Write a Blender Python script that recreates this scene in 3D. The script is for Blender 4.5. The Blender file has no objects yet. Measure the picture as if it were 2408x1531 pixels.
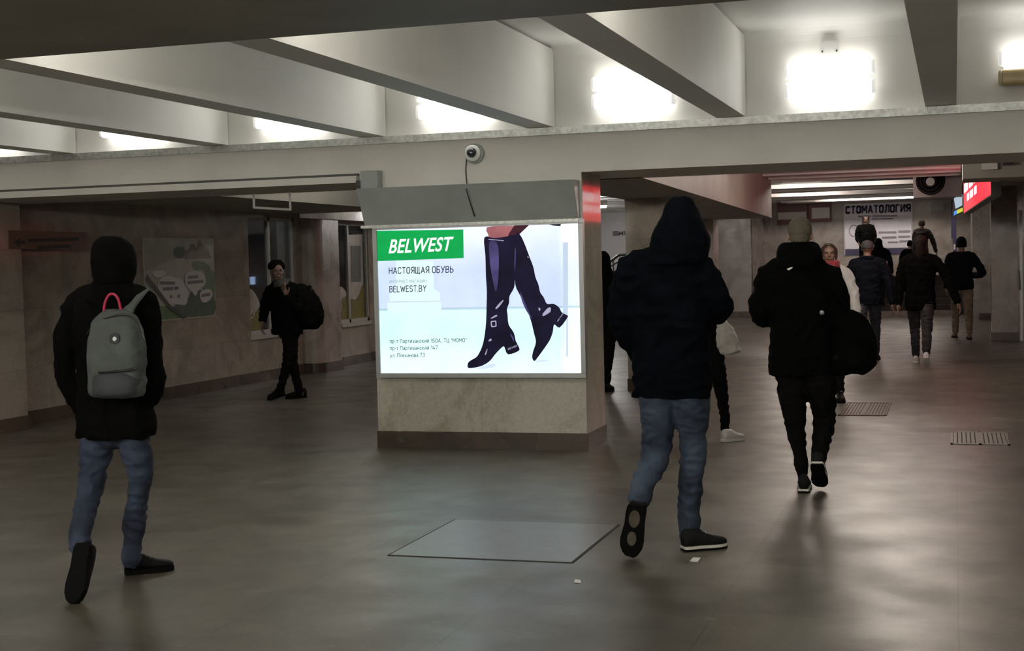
import bpy, bmesh, math, random
from mathutils import Vector as V, Matrix, noise
from mathutils.geometry import tessellate_polygon
random.seed(7)
C = bpy.context.scene.collection
S = bpy.context.scene
PI = math.pi

# ---------------------------------------------------------------- camera
F_, CX, CY, EYE = 3325.0, 1204.0, 765.5, V((0, 0, 1.6))
dn = V((.025, 1, 147/F_)).normalized()
d2 = V((1041, -173, F_)).normalized(); d2 = (d2-dn*d2.dot(dn)).normalized()
rr = dn.cross(d2)
RM = Matrix((rr, d2, -dn))                      # camera frame (x right, y down, z ahead) -> world
cam = bpy.data.objects.new('camera', bpy.data.cameras.new('camera')); C.objects.link(cam)
cx_, cy_, cz_ = RM @ V((1, 0, 0)), RM @ V((0, -1, 0)), RM @ V((0, 0, -1))
cam.matrix_world = Matrix(((cx_.x, cy_.x, cz_.x, 0), (cx_.y, cy_.y, cz_.y, 0), (cx_.z, cy_.z, cz_.z, 1.6), (0, 0, 0, 1)))
cam.data.sensor_width = 36; cam.data.lens = F_/2408*36; cam.data.clip_end = 200
S.camera = cam
S.view_settings.view_transform = 'Standard'; S.view_settings.look = 'None'
S.view_settings.gamma = 1; S.view_settings.use_curve_mapping = False
S.view_settings.exposure = 0.0
w = bpy.data.worlds.new('world'); S.world = w; w.use_nodes = True
w.node_tree.nodes['Background'].inputs[0].default_value = (.02, .02, .02, 1)
w.node_tree.nodes['Background'].inputs[1].default_value = 0.3
TUBE = 6.0          # radiance of the near fluorescent tubes
HALL = 105.0          # radiance of the unseen fill tubes added in the far hall
BEHIND = 168.0        # radiance of the fill tubes added behind the camera
NEAR = 8.0           # radiance of the unseen tubes added on the camera's side of the cross beam
FAR = 95.0          # radiance of the fill tubes added in the gaps of the slatted ceiling
SIDE = 12.0           # radiance of the unseen tubes added on the far side of the cross beam
LEFT = 95.0          # radiance of the hidden fill tubes added in the left passage
SCREEN = 1.18        # radiance of the lit poster


def ray(x, y): return RM @ V((x-CX, y-CY, F_))
def at(x, y, Y): d = ray(x, y); return EYE+d*(Y/d.y)
def gz(x, y, z=0.0): d = ray(x, y); return EYE+d*((z-1.6)/d.z)
def atX(x, y, X): d = ray(x, y); return EYE+d*(X/d.x)

# ---------------------------------------------------------------- materials
def nd(t, ty, **k):
    n = t.nodes.new(ty)
    for a, b in k.items(): setattr(n, a, b)
    return n
def mat(name, col, rough=.6, metal=0, var=.0, vscale=8, bump=0, bscale=60, emit=None, es=1, spec=.5, coat=0, stretch=None, sheen=0):
    m = bpy.data.materials.new(name); m.use_nodes = True; t = m.node_tree
    b = t.nodes['Principled BSDF']
    b.inputs['Base Color'].default_value = (*col, 1); b.inputs['Roughness'].default_value = rough
    b.inputs['Metallic'].default_value = metal; b.inputs['Specular IOR Level'].default_value = spec
    b.inputs['Coat Weight'].default_value = coat; b.inputs['Sheen Weight'].default_value = sheen
    tc = nd(t, 'ShaderNodeTexCoord'); mp = nd(t, 'ShaderNodeMapping'); t.links.new(tc.outputs['Object'], mp.inputs[0])
    if stretch: mp.inputs['Scale'].default_value = stretch
    if var:
        n = nd(t, 'ShaderNodeTexNoise'); n.inputs['Scale'].default_value = vscale; n.inputs['Detail'].default_value = 6
        t.links.new(mp.outputs[0], n.inputs[0])
        r = nd(t, 'ShaderNodeValToRGB'); t.links.new(n.outputs[0], r.inputs[0])
        r.color_ramp.elements[0].position = .3; r.color_ramp.elements[1].position = .7
        r.color_ramp.elements[0].color = (*[c*(1-var) for c in col], 1); r.color_ramp.elements[1].color = (*[min(1, c*(1+var)) for c in col], 1)
        t.links.new(r.outputs[0], b.inputs['Base Color'])
    if bump:
        n = nd(t, 'ShaderNodeTexNoise'); n.inputs['Scale'].default_value = bscale; n.inputs['Detail'].default_value = 3
        t.links.new(mp.outputs[0], n.inputs[0])
        bp = nd(t, 'ShaderNodeBump'); bp.inputs['Strength'].default_value = bump; bp.inputs['Distance'].default_value = .01
        t.links.new(n.outputs[0], bp.inputs['Height']); t.links.new(bp.outputs[0], b.inputs['Normal'])
    if emit:
        b.inputs['Emission Color'].default_value = (*emit, 1); b.inputs['Emission Strength'].default_value = es
    return m

def stone(name, c1, c2, joint, tile, rough, axes='xz', bump=.1, vein=.5, offset=.0, rvar=.1):
    """polished stone slabs with fine joints; axes picks the world plane of the slabs"""
    m = bpy.data.materials.new(name); m.use_nodes = True; t = m.node_tree; b = t.nodes['Principled BSDF']
    g = nd(t, 'ShaderNodeNewGeometry'); sp = nd(t, 'ShaderNodeSeparateXYZ'); t.links.new(g.outputs['Position'], sp.inputs[0])
    cb = nd(t, 'ShaderNodeCombineXYZ')
    if axes == 'xy':
        t.links.new(sp.outputs[0], cb.inputs[0]); t.links.new(sp.outputs[1], cb.inputs[1])
    else:
        ad = nd(t, 'ShaderNodeMath', operation='ADD'); t.links.new(sp.outputs[0], ad.inputs[0]); t.links.new(sp.outputs[1], ad.inputs[1])
        t.links.new(ad.outputs[0], cb.inputs[0]); t.links.new(sp.outputs[2], cb.inputs[1])
    br = nd(t, 'ShaderNodeTexBrick'); br.offset = offset; t.links.new(cb.outputs[0], br.inputs[0])
    br.inputs['Scale'].default_value = 1; br.inputs['Brick Width'].default_value = tile[0]; br.inputs['Row Height'].default_value = tile[1]
    br.inputs['Mortar Size'].default_value = joint[1]; br.inputs['Mortar Smooth'].default_value = .3
    br.inputs['Color1'].default_value = (.86, .86, .86, 1); br.inputs['Color2'].default_value = (1.08, 1.06, 1.04, 1)
    br.inputs['Mortar'].default_value = (*[joint[0]]*3, 1)
    n1 = nd(t, 'ShaderNodeTexNoise'); n1.inputs['Scale'].default_value = 1.6; n1.inputs['Detail'].default_value = 8; n1.inputs['Distortion'].default_value = 1.2
    n1.inputs['Roughness'].default_value = .62
    t.links.new(g.outputs['Position'], n1.inputs[0])
    r1 = nd(t, 'ShaderNodeValToRGB'); t.links.new(n1.outputs[0], r1.inputs[0])
    r1.color_ramp.elements[0].position = .36; r1.color_ramp.elements[0].color = (*c2, 1)
    r1.color_ramp.elements[1].position = .36+.3*vein; r1.color_ramp.elements[1].color = (*c1, 1)
    n2 = nd(t, 'ShaderNodeTexNoise'); n2.inputs['Scale'].default_value = 45; n2.inputs['Detail'].default_value = 4
    t.links.new(g.outputs['Position'], n2.inputs[0])
    r2 = nd(t, 'ShaderNodeValToRGB'); t.links.new(n2.outputs[0], r2.inputs[0])
    r2.color_ramp.elements[0].position = .3; r2.color_ramp.elements[0].color = (.8, .8, .8, 1); r2.color_ramp.elements[1].position = .7
    mx = nd(t, 'ShaderNodeMix', data_type='RGBA', blend_type='MULTIPLY'); mx.inputs[0].default_value = 1
    t.links.new(r1.outputs[0], mx.inputs[6]); t.links.new(br.outputs[0], mx.inputs[7])
    mx2 = nd(t, 'ShaderNodeMix', data_type='RGBA', blend_type='MULTIPLY'); mx2.inputs[0].default_value = 1
    t.links.new(mx.outputs[2], mx2.inputs[6]); t.links.new(r2.outputs[0], mx2.inputs[7])
    base = mx2.outputs[2]
    if axes == 'xy':
        n4 = nd(t, 'ShaderNodeTexNoise'); n4.inputs['Scale'].default_value = 5.5; n4.inputs['Detail'].default_value = 5; n4.inputs['Roughness'].default_value = .7; n4.inputs['Distortion'].default_value = .8
        t.links.new(g.outputs['Position'], n4.inputs[0])
        r4 = nd(t, 'ShaderNodeMapRange'); r4.inputs[1].default_value = .66; r4.inputs[2].default_value = .74; r4.inputs[4].default_value = .45; t.links.new(n4.outputs[0], r4.inputs[0])
        mx4 = nd(t, 'ShaderNodeMix', data_type='RGBA'); mx4.inputs[7].default_value = (.34, .33, .31, 1)
        t.links.new(r4.outputs[0], mx4.inputs[0]); t.links.new(base, mx4.inputs[6]); base = mx4.outputs[2]
        n5 = nd(t, 'ShaderNodeTexNoise'); n5.inputs['Scale'].default_value = 1.1; n5.inputs['Detail'].default_value = 3; t.links.new(g.outputs['Position'], n5.inputs[0])
        r5 = nd(t, 'ShaderNodeMapRange'); r5.inputs[1].default_value = .3; r5.inputs[2].default_value = .7; r5.inputs[3].default_value = .82; r5.inputs[4].default_value = 1.15; t.links.new(n5.outputs[0], r5.inputs[0])
        vs = nd(t, 'ShaderNodeVectorMath', operation='SCALE'); t.links.new(base, vs.inputs[0]); t.links.new(r5.outputs[0], vs.inputs[3]); base = vs.outputs[0]
    t.links.new(base, b.inputs['Base Color'])
    n3 = nd(t, 'ShaderNodeTexNoise'); n3.inputs['Scale'].default_value = 2.3; n3.inputs['Detail'].default_value = 6
    t.links.new(g.outputs['Position'], n3.inputs[0])
    mr = nd(t, 'ShaderNodeMapRange'); mr.inputs[1].default_value = .3; mr.inputs[2].default_value = .7
    mr.inputs[3].default_value = rough-rvar; mr.inputs[4].default_value = rough+rvar
    t.links.new(n3.outputs[0], mr.inputs[0]); t.links.new(mr.outputs[0], b.inputs['Roughness'])
    bp = nd(t, 'ShaderNodeBump'); bp.inputs['Strength'].default_value = bump; bp.inputs['Distance'].default_value = .004
    iv = nd(t, 'ShaderNodeMath', operation='MULTIPLY'); iv.inputs[1].default_value = -1; t.links.new(br.outputs['Fac'], iv.inputs[0])
    ad2 = nd(t, 'ShaderNodeMath', operation='ADD'); t.links.new(iv.outputs[0], ad2.inputs[0]); t.links.new(n2.outputs[0], ad2.inputs[1])
    t.links.new(ad2.outputs[0], bp.inputs['Height']); t.links.new(bp.outputs[0], b.inputs['Normal'])
    return m

def denim(name, c1, c2):
    m = bpy.data.materials.new(name); m.use_nodes = True; t = m.node_tree; b = t.nodes['Principled BSDF']
    g = nd(t, 'ShaderNodeTexCoord')
    n = nd(t, 'ShaderNodeTexNoise'); n.inputs['Scale'].default_value = 4.5; n.inputs['Detail'].default_value = 5
    t.links.new(g.outputs['Object'], n.inputs[0])
    r = nd(t, 'ShaderNodeValToRGB'); r.color_ramp.elements[0].position = .4; r.color_ramp.elements[1].position = .62
    r.color_ramp.elements[0].color = (*c1, 1); r.color_ramp.elements[1].color = (*c2, 1)
    t.links.new(n.outputs[0], r.inputs[0]); t.links.new(r.outputs[0], b.inputs['Base Color'])
    wv = nd(t, 'ShaderNodeTexNoise'); wv.inputs['Scale'].default_value = 260; t.links.new(g.outputs['Object'], wv.inputs[0])
    bp = nd(t, 'ShaderNodeBump'); bp.inputs['Strength'].default_value = .25; bp.inputs['Distance'].default_value = .004
    t.links.new(wv.outputs[0], bp.inputs['Height']); t.links.new(bp.outputs[0], b.inputs['Normal'])
    b.inputs['Roughness'].default_value = .85
    return m

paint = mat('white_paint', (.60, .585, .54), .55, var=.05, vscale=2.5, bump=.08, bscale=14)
paint_dark = mat('dark_paint', (.30, .285, .25), .6, var=.12, vscale=1.5, bump=.08, bscale=14)  # darker, warmer tone of the white paint for beams and soffits
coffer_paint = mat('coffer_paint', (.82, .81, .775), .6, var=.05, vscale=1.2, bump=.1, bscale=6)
floor_m = stone('floor_stone', (.124, .109, .083), (.080, .069, .052), (.66, .005), (1.05, 1.05), .38, 'xy', .10, .8, rvar=.07)
marble = stone('wall_marble', (.38, .345, .295), (.26, .235, .20), (.7, .003), (.92, .62), .13, 'xz', .03, .7, rvar=.05)
marble_light = stone('pillar_marble', (.52, .50, .43), (.40, .37, .30), (.8, .003), (.95, .86), .07, 'xz', .0, .6, rvar=.02)
marble_far = stone('far_marble', (.40, .36, .33), (.27, .235, .21), (.75, .004), (1.1, .8), .3, 'xz', .05, .7)
floor_m.node_tree.nodes['Principled BSDF'].inputs['Specular IOR Level'].default_value = .7
granite = stone('plinth_granite', (.085, .055, .036), (.045, .03, .02), (.7, .003), (.6, .6), .3, 'xz', .05, .8)
strip_m = mat('galvanised', (.42, .43, .41), .38, .75, var=.25, vscale=30, bump=.2, bscale=90)
steel = mat('steel', (.5, .52, .52), .3, .9, var=.06, vscale=20)
alu = mat('frame_aluminium', (.33, .34, .34), .4, .6, var=.05)
canopy_m = mat('canopy_sheet', (.36, .39, .37), .45, .1, var=.1, vscale=4)
boxgrey = mat('grey_box', (.30, .32, .31), .55, var=.06)
boxdark = mat('shadow_line_dark', (.07, .068, .06), .7, var=.15)
white_pl = mat('white_plastic', (.75, .75, .73), .4, var=.03)
black_pl = mat('black_plastic', (.012, .012, .013), .3, var=.1)
dark_glass = mat('dome_glass', (.02, .022, .025), .08, coat=.6, var=.1)
cable_m = mat('cable', (.05, .05, .05), .6, var=.1)
tube_on = mat('tube_lit', (.9, .9, .9), .4, emit=(1, .985, .93), es=TUBE)
cap_on = mat('tube_end_frosted', (.7, .7, .68), .3, emit=(1, .98, .93), es=.55); cap_off = mat('tube_end_dull', (.6, .52, .36), .3, var=.1)
tube_off = mat('tube_unlit', (.55, .43, .22), .3, var=.1)
tube_hall = mat('hall_fill_tube', (.9, .9, .9), .4, emit=(1, .87, .77), es=HALL)
tube_far = mat('far_fill_tube', (.9, .9, .9), .4, emit=(1, .86, .76), es=FAR)
tube_side = mat('side_fill_tube', (.9, .9, .9), .4, emit=(1, .97, .88), es=SIDE)
tube_left = mat('passage_fill_tube', (.9, .9, .9), .4, emit=(1, .97, .86), es=LEFT)
tube_bright = mat('landing_tube_lit', (.9, .9, .9), .4, emit=(1, .97, .93), es=130)
slat_m = mat('ceiling_slat', (.80, .77, .755), .4, .1, var=.05, vscale=2)
dark_m = mat('dark_void', (.015, .013, .012), .8, var=.2)
rust_m = mat('brown_grate', (.075, .045, .032), .5, .2, var=.2, vscale=20)
pale_grate_m = mat('pale_grate', (.26, .23, .20), .5, .2, var=.15, vscale=20)
hatch_m = mat('hatch_plate', (.165, .16, .15), .34, var=.1, vscale=7, bump=.08, bscale=40)
paper_m = mat('paper', (.75, .72, .68), .7, var=.05)
glass_m = bpy.data.materials.new('window_glass'); glass_m.use_nodes = True
_b = glass_m.node_tree.nodes['Principled BSDF']
_b.inputs['Base Color'].default_value = (.85, .88, .9, 1); _b.inputs['Roughness'].default_value = .05
_b.inputs['Transmission Weight'].default_value = 1; _b.inputs['IOR'].default_value = 1.3

coat_black = mat('black_cloth', (.0030, .0029, .0028), .9, var=.25, vscale=9, bump=.3, bscale=35, spec=.05)
coat_navy = mat('navy_cloth', (.0016, .0023, .0042), .88, var=.25, vscale=9, bump=.3, bscale=35, spec=.05)
coat_dblue = mat('dark_blue_cloth', (.0042, .0055, .010), .85, var=.25, vscale=9, bump=.3, bscale=35, spec=.1)
coat_brown = mat('dark_brown_cloth', (.016, .011, .010), .85, var=.25, vscale=9, bump=.3, bscale=35, spec=.15)
white_cloth = mat('white_cloth', (.55, .53, .51), .8, var=.07, vscale=9, bump=.3, bscale=30)
red_cloth = mat('red_cloth', (.34, .04, .05), .85, var=.2, vscale=30, bump=.4, bscale=60)
black_trs = mat('black_trousers', (.0055, .005, .0048), .88, var=.2, vscale=9, bump=.3, bscale=40, spec=.06)
grey_trs = mat('charcoal_trousers', (.020, .017, .019), .85, var=.25, vscale=9, bump=.3, bscale=40)
khaki = mat('khaki_cloth', (.17, .14, .10), .85, var=.25, vscale=7, bump=.3, bscale=40)
jeans_a = denim('jeans_dark_blue', (.012, .018, .036), (.036, .052, .095))
jeans_b = denim('jeans_faded_blue', (.009, .015, .034), (.046, .066, .105))
skin = mat('skin', (.42, .24, .17), .5, var=.06, vscale=20)
skin_dim = mat('dimmed_skin', (.13, .075, .055), .5, var=.06, vscale=20)  # skin with its colour darkened for faces in dim light
skin_mid = mat('half_dimmed_skin', (.24, .14, .10), .5, var=.06, vscale=20)  # skin colour toned down to shade far figures that come out too lit
hair_br = mat('brown_hair', (.045, .022, .014), .55, var=.4, vscale=60, stretch=(1, 1, .15), bump=.5, bscale=120)
hair_dk = mat('dark_hair', (.012, .010, .009), .5, var=.4, vscale=60, stretch=(1, 1, .15), bump=.5, bscale=120)
hair_gy = mat('cropped_hair', (.12, .098, .07), .8, var=.3, vscale=80, bump=.5, bscale=200)
shoe_bk = mat('black_leather', (.004, .0038, .0036), .6, spec=.15, var=.2, bump=.15, bscale=60)
shoe_bl = mat('sneaker_black', (.007, .007, .007), .75, spec=.2, var=.3, vscale=30, bump=.2, bscale=80)
shoe_wh = mat('sneaker_white', (.55, .53, .50), .6, var=.08)
sole_bk = mat('black_rubber', (.004, .004, .004), .85, spec=.1, var=.2, bump=.3, bscale=120)
sole_tan = mat('worn_rubber', (.08, .068, .052), .7, var=.35, vscale=14, bump=.3, bscale=120)
sole_wh = mat('white_rubber', (.6, .58, .54), .6, var=.1)
pack_m = mat('backpack_grey', (.072, .084, .078), .8, var=.18, vscale=9, bump=.3, bscale=120)
pack_m2 = mat('backpack_dark_grey', (.040, .046, .052), .8, var=.25, vscale=9, bump=.3, bscale=120)
pink_m = mat('pink_webbing', (.55, .03, .09), .6, var=.1, bump=.3, bscale=200)
bag_wh = mat('white_bag_cloth', (.48, .45, .42), .75, var=.1, vscale=7, bump=.3, bscale=25)
eye_m = mat('eye', (.03, .02, .015), .15, var=.1)
lip_m = mat('lips', (.17, .06, .05), .5, var=.1)

# ---------------------------------------------------------------- mesh helpers
def tag(o, label=None, cat=None, group=None, kind=None):
    if label: o['label'] = label
    if cat: o['category'] = cat
    if group: o['group'] = group
    if kind: o['kind'] = kind
    return o
def empty(name, loc, label, cat, group=None):
    o = bpy.data.objects.new(name, None); C.objects.link(o); o.location = loc; o.empty_display_size = .1
    return tag(o, label, cat, group)
def link(name, me, m, parent=None, smooth=False):
    o = bpy.data.objects.new(name, me); C.objects.link(o)
    if m: me.materials.clear(); me.materials.append(m)
    if smooth:
        for p in me.polygons: p.use_smooth = True
    if parent:
        r = parent; off = V((0, 0, 0))
        while r: off += r.location; r = r.parent
        o.parent = parent; me.transform(Matrix.Translation(-off))
    return o
def obj(name, bm, m, parent=None, smooth=False, bevel=0):
    if bevel:
        bmesh.ops.bevel(bm, geom=[e for e in bm.edges if len(e.link_faces) == 2 and e.calc_face_angle(0) > .5], offset=bevel, segments=2, affect='EDGES', profile=.7)
    bmesh.ops.recalc_face_normals(bm, faces=bm.faces)
    me = bpy.data.meshes.new(name); bm.to_mesh(me); bm.free()
    return link(name, me, m, parent, smooth)
def box(x0, x1, y0, y1, z0, z1, bm=None):
    bm = bm or bmesh.new()
    vs = [bm.verts.new((x, y, z)) for x in (x0, x1) for y in (y0, y1) for z in (z0, z1)]
    for f in ((0, 1, 3, 2), (4, 6, 7, 5), (0, 4, 5, 1), (2, 3, 7, 6), (0, 2, 6, 4), (1, 5, 7, 3)): bm.faces.new([vs[i] for i in f])
    return bm
def prism(pts, off, bm=None):
    """closed polygon of 3-D points swept by the vector off"""
    bm = bm or bmesh.new(); off = V(off)
    a = [bm.verts.new(p) for p in pts]; b = [bm.verts.new(V(p)+off) for p in pts]
    n = len(pts)
    bm.faces.new(a); bm.faces.new(b[::-1])
    for i in range(n): bm.faces.new((a[i], b[i], b[(i+1) % n], a[(i+1) % n]))
    return bm
def rings(bm, rs, caps=True):
    vv = [[bm.verts.new(p) for p in r] for r in rs]; n = len(rs[0])
    for a, b in zip(vv, vv[1:]):
        for i in range(n): bm.faces.new((a[i], a[(i+1) % n], b[(i+1) % n], b[i]))
    if caps: bm.faces.new(vv[0][::-1]); bm.faces.new(vv[-1])
    return bm
def frames(pts):
    ts = []
    for i in range(len(pts)):
        a = pts[max(0, i-1)]; b = pts[min(len(pts)-1, i+1)]; ts.append((b-a).normalized())
    u = ts[0].orthogonal().normalized(); us = []
    for t in ts:
        u = (u-t*u.dot(t)); u = u.normalized() if u.length > 1e-6 else t.orthogonal().normalized(); us.append(u)
    return ts, us
def catmull(P, k=4):
    """P: list of tuples (Vector, r...) -> finer list"""
    out = []
    n = len(P)
    for i in range(n-1):
        p0, p1, p2, p3 = P[max(0, i-1)], P[i], P[i+1], P[min(n-1, i+2)]
        for j in range(k):
            t = j/k
            q = []
            for a, b, c, d in zip(p0, p1, p2, p3):
                q.append(.5*((2*b)+(c-a)*t+(2*a-5*b+4*c-d)*t*t+(3*b-a-3*c+d)*t**3))
            out.append(tuple(q))
    out.append(P[-1]); return out
def tube(bm, P, n=14, round_ends=True, k=4, smooth=True):
    """P: [(Vector, radius)]"""
    P = [(V(p), r) for p, r in P]
    if smooth and len(P) > 2: P = catmull(P, k)
    ts, us = frames([p for p, r in P])
    rs = []
    def ring(c, t, u, r):
        v = t.cross(u); return [c+u*(r*math.cos(2*PI*i/n))+v*(r*math.sin(2*PI*i/n)) for i in range(n)]
    if round_ends:
        for a in (80, 55, 28): rs.append(ring(P[0][0]-ts[0]*P[0][1]*math.sin(math.radians(a)), ts[0], us[0], P[0][1]*math.cos(math.radians(a))))
    for (p, r), t, u in zip(P, ts, us): rs.append(ring(p, t, u, r))
    if round_ends:
        for a in (28, 55, 80): rs.append(ring(P[-1][0]+ts[-1]*P[-1][1]*math.sin(math.radians(a)), ts[-1], us[-1], P[-1][1]*math.cos(math.radians(a))))
    return rings(bm, rs)
def ell(bm, c, rx, ry, rz, M=None, n=20, m=12):
    rs = []; M = M or Matrix.Identity(3)
    for j in range(m+1):
        a = -PI/2+PI*(j+.03 if j == 0 else (j-.03 if j == m else j))/m
        rs.append([V(c)+M @ V((rx*math.cos(a)*math.cos(2*PI*i/n), ry*math.cos(a)*math.sin(2*PI*i/n), rz*math.sin(a))) for i in range(n)])
    return rings(bm, rs)
def loft(bm, secs, U, W, n=28, ex=2.3, k=3):
    """horizontal superellipse sections (centre, half width, half depth); U across, W in depth"""
    P = catmull([(V(c), a, b) for c, a, b in secs], k) if len(secs) > 2 else secs
    rs = []
    for c, a, b in P:
        r = []
        for i in range(n):
            t = 2*PI*i/n; ct, st = math.cos(t), math.sin(t)
            r.append(V(c)+U*(a*math.copysign(abs(ct)**(2/ex), ct))+W*(b*math.copysign(abs(st)**(2/ex), st)))
        rs.append(r)
    return rings(bm, rs)
def remesh(bm, voxel, smooth=4, wrinkle=0, wscale=8, stretch=(1, 1, 1), seed=0, fine=0):
    """union of overlapping closed shells as one continuous skin, with cloth folds"""
    bmesh.ops.recalc_face_normals(bm, faces=bm.faces)
    me = bpy.data.meshes.new('tmp'); bm.to_mesh(me); bm.free()
    o = bpy.data.objects.new('tmp', me); C.objects.link(o)
    a = o.modifiers.new('r', 'REMESH'); a.mode = 'VOXEL'; a.voxel_size = voxel; a.use_smooth_shade = True
    b = o.modifiers.new('s', 'SMOOTH'); b.factor = .5; b.iterations = smooth
    dg = bpy.context.evaluated_depsgraph_get(); dg.update()
    out = bpy.data.meshes.new_from_object(o.evaluated_get(dg))
    bpy.data.objects.remove(o); bpy.data.meshes.remove(me)
    if wrinkle:
        ns = [v.normal.copy() for v in out.vertices]
        for v, n_ in zip(out.vertices, ns):
            p = V((v.co.x*stretch[0], v.co.y*stretch[1], v.co.z*stretch[2]))*wscale+V((seed*7.3, seed*3.1, 0))
            q = p+V((noise.noise(p*.7), noise.noise(p*.7+V((9, 0, 0))), 0))*.8
            h = noise.noise(q); h = 1-abs(h)*2.4
            v.co += n_*(wrinkle*(h-.5)+fine*noise.noise(p*3.1))
        out.update()
    return out
def disc(c, n_, r, h, bm=None, n=28):
    bm = bm or bmesh.new(); n_ = V(n_).normalized(); u = n_.orthogonal().normalized(); v = n_.cross(u); c = V(c)
    f = lambda o, q: [c+n_*o+u*(q*math.cos(2*PI*i/n))+v*(q*math.sin(2*PI*i/n)) for i in range(n)]
    return rings(bm, [f(0, r), f(h*.8, r), f(h, r*.94)])
def lettering(name, txt, p0, p1, ptop, nrm, m, parent, bold=0, shear=0, depth=.0015, space=1):
    """text fitted in the parallelogram p0 (baseline left), p1 (baseline right), ptop (cap top left)"""
    cu = bpy.data.curves.new('t', 'FONT'); cu.body = txt; cu.size = 1; cu.offset = bold; cu.shear = shear; cu.extrude = 0; cu.space_character = space
    o = bpy.data.objects.new('t', cu); C.objects.link(o)
    dg = bpy.context.evaluated_depsgraph_get(); dg.update()
    me = bpy.data.meshes.new_from_object(o.evaluated_get(dg)); bpy.data.objects.remove(o)
    xs = [v.co.x for v in me.vertices]
    # cap height reference
    x0, x1 = min(xs), max(xs); cap = .72
    U = (V(p1)-V(p0))/(x1-x0); W = (V(ptop)-V(p0))/cap; N = V(nrm)
    for v in me.vertices:
        v.co = V(p0)+U*(v.co.x-x0)+W*v.co.y+N*depth
    me.update()
    return link(name, me, m, parent)


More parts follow.
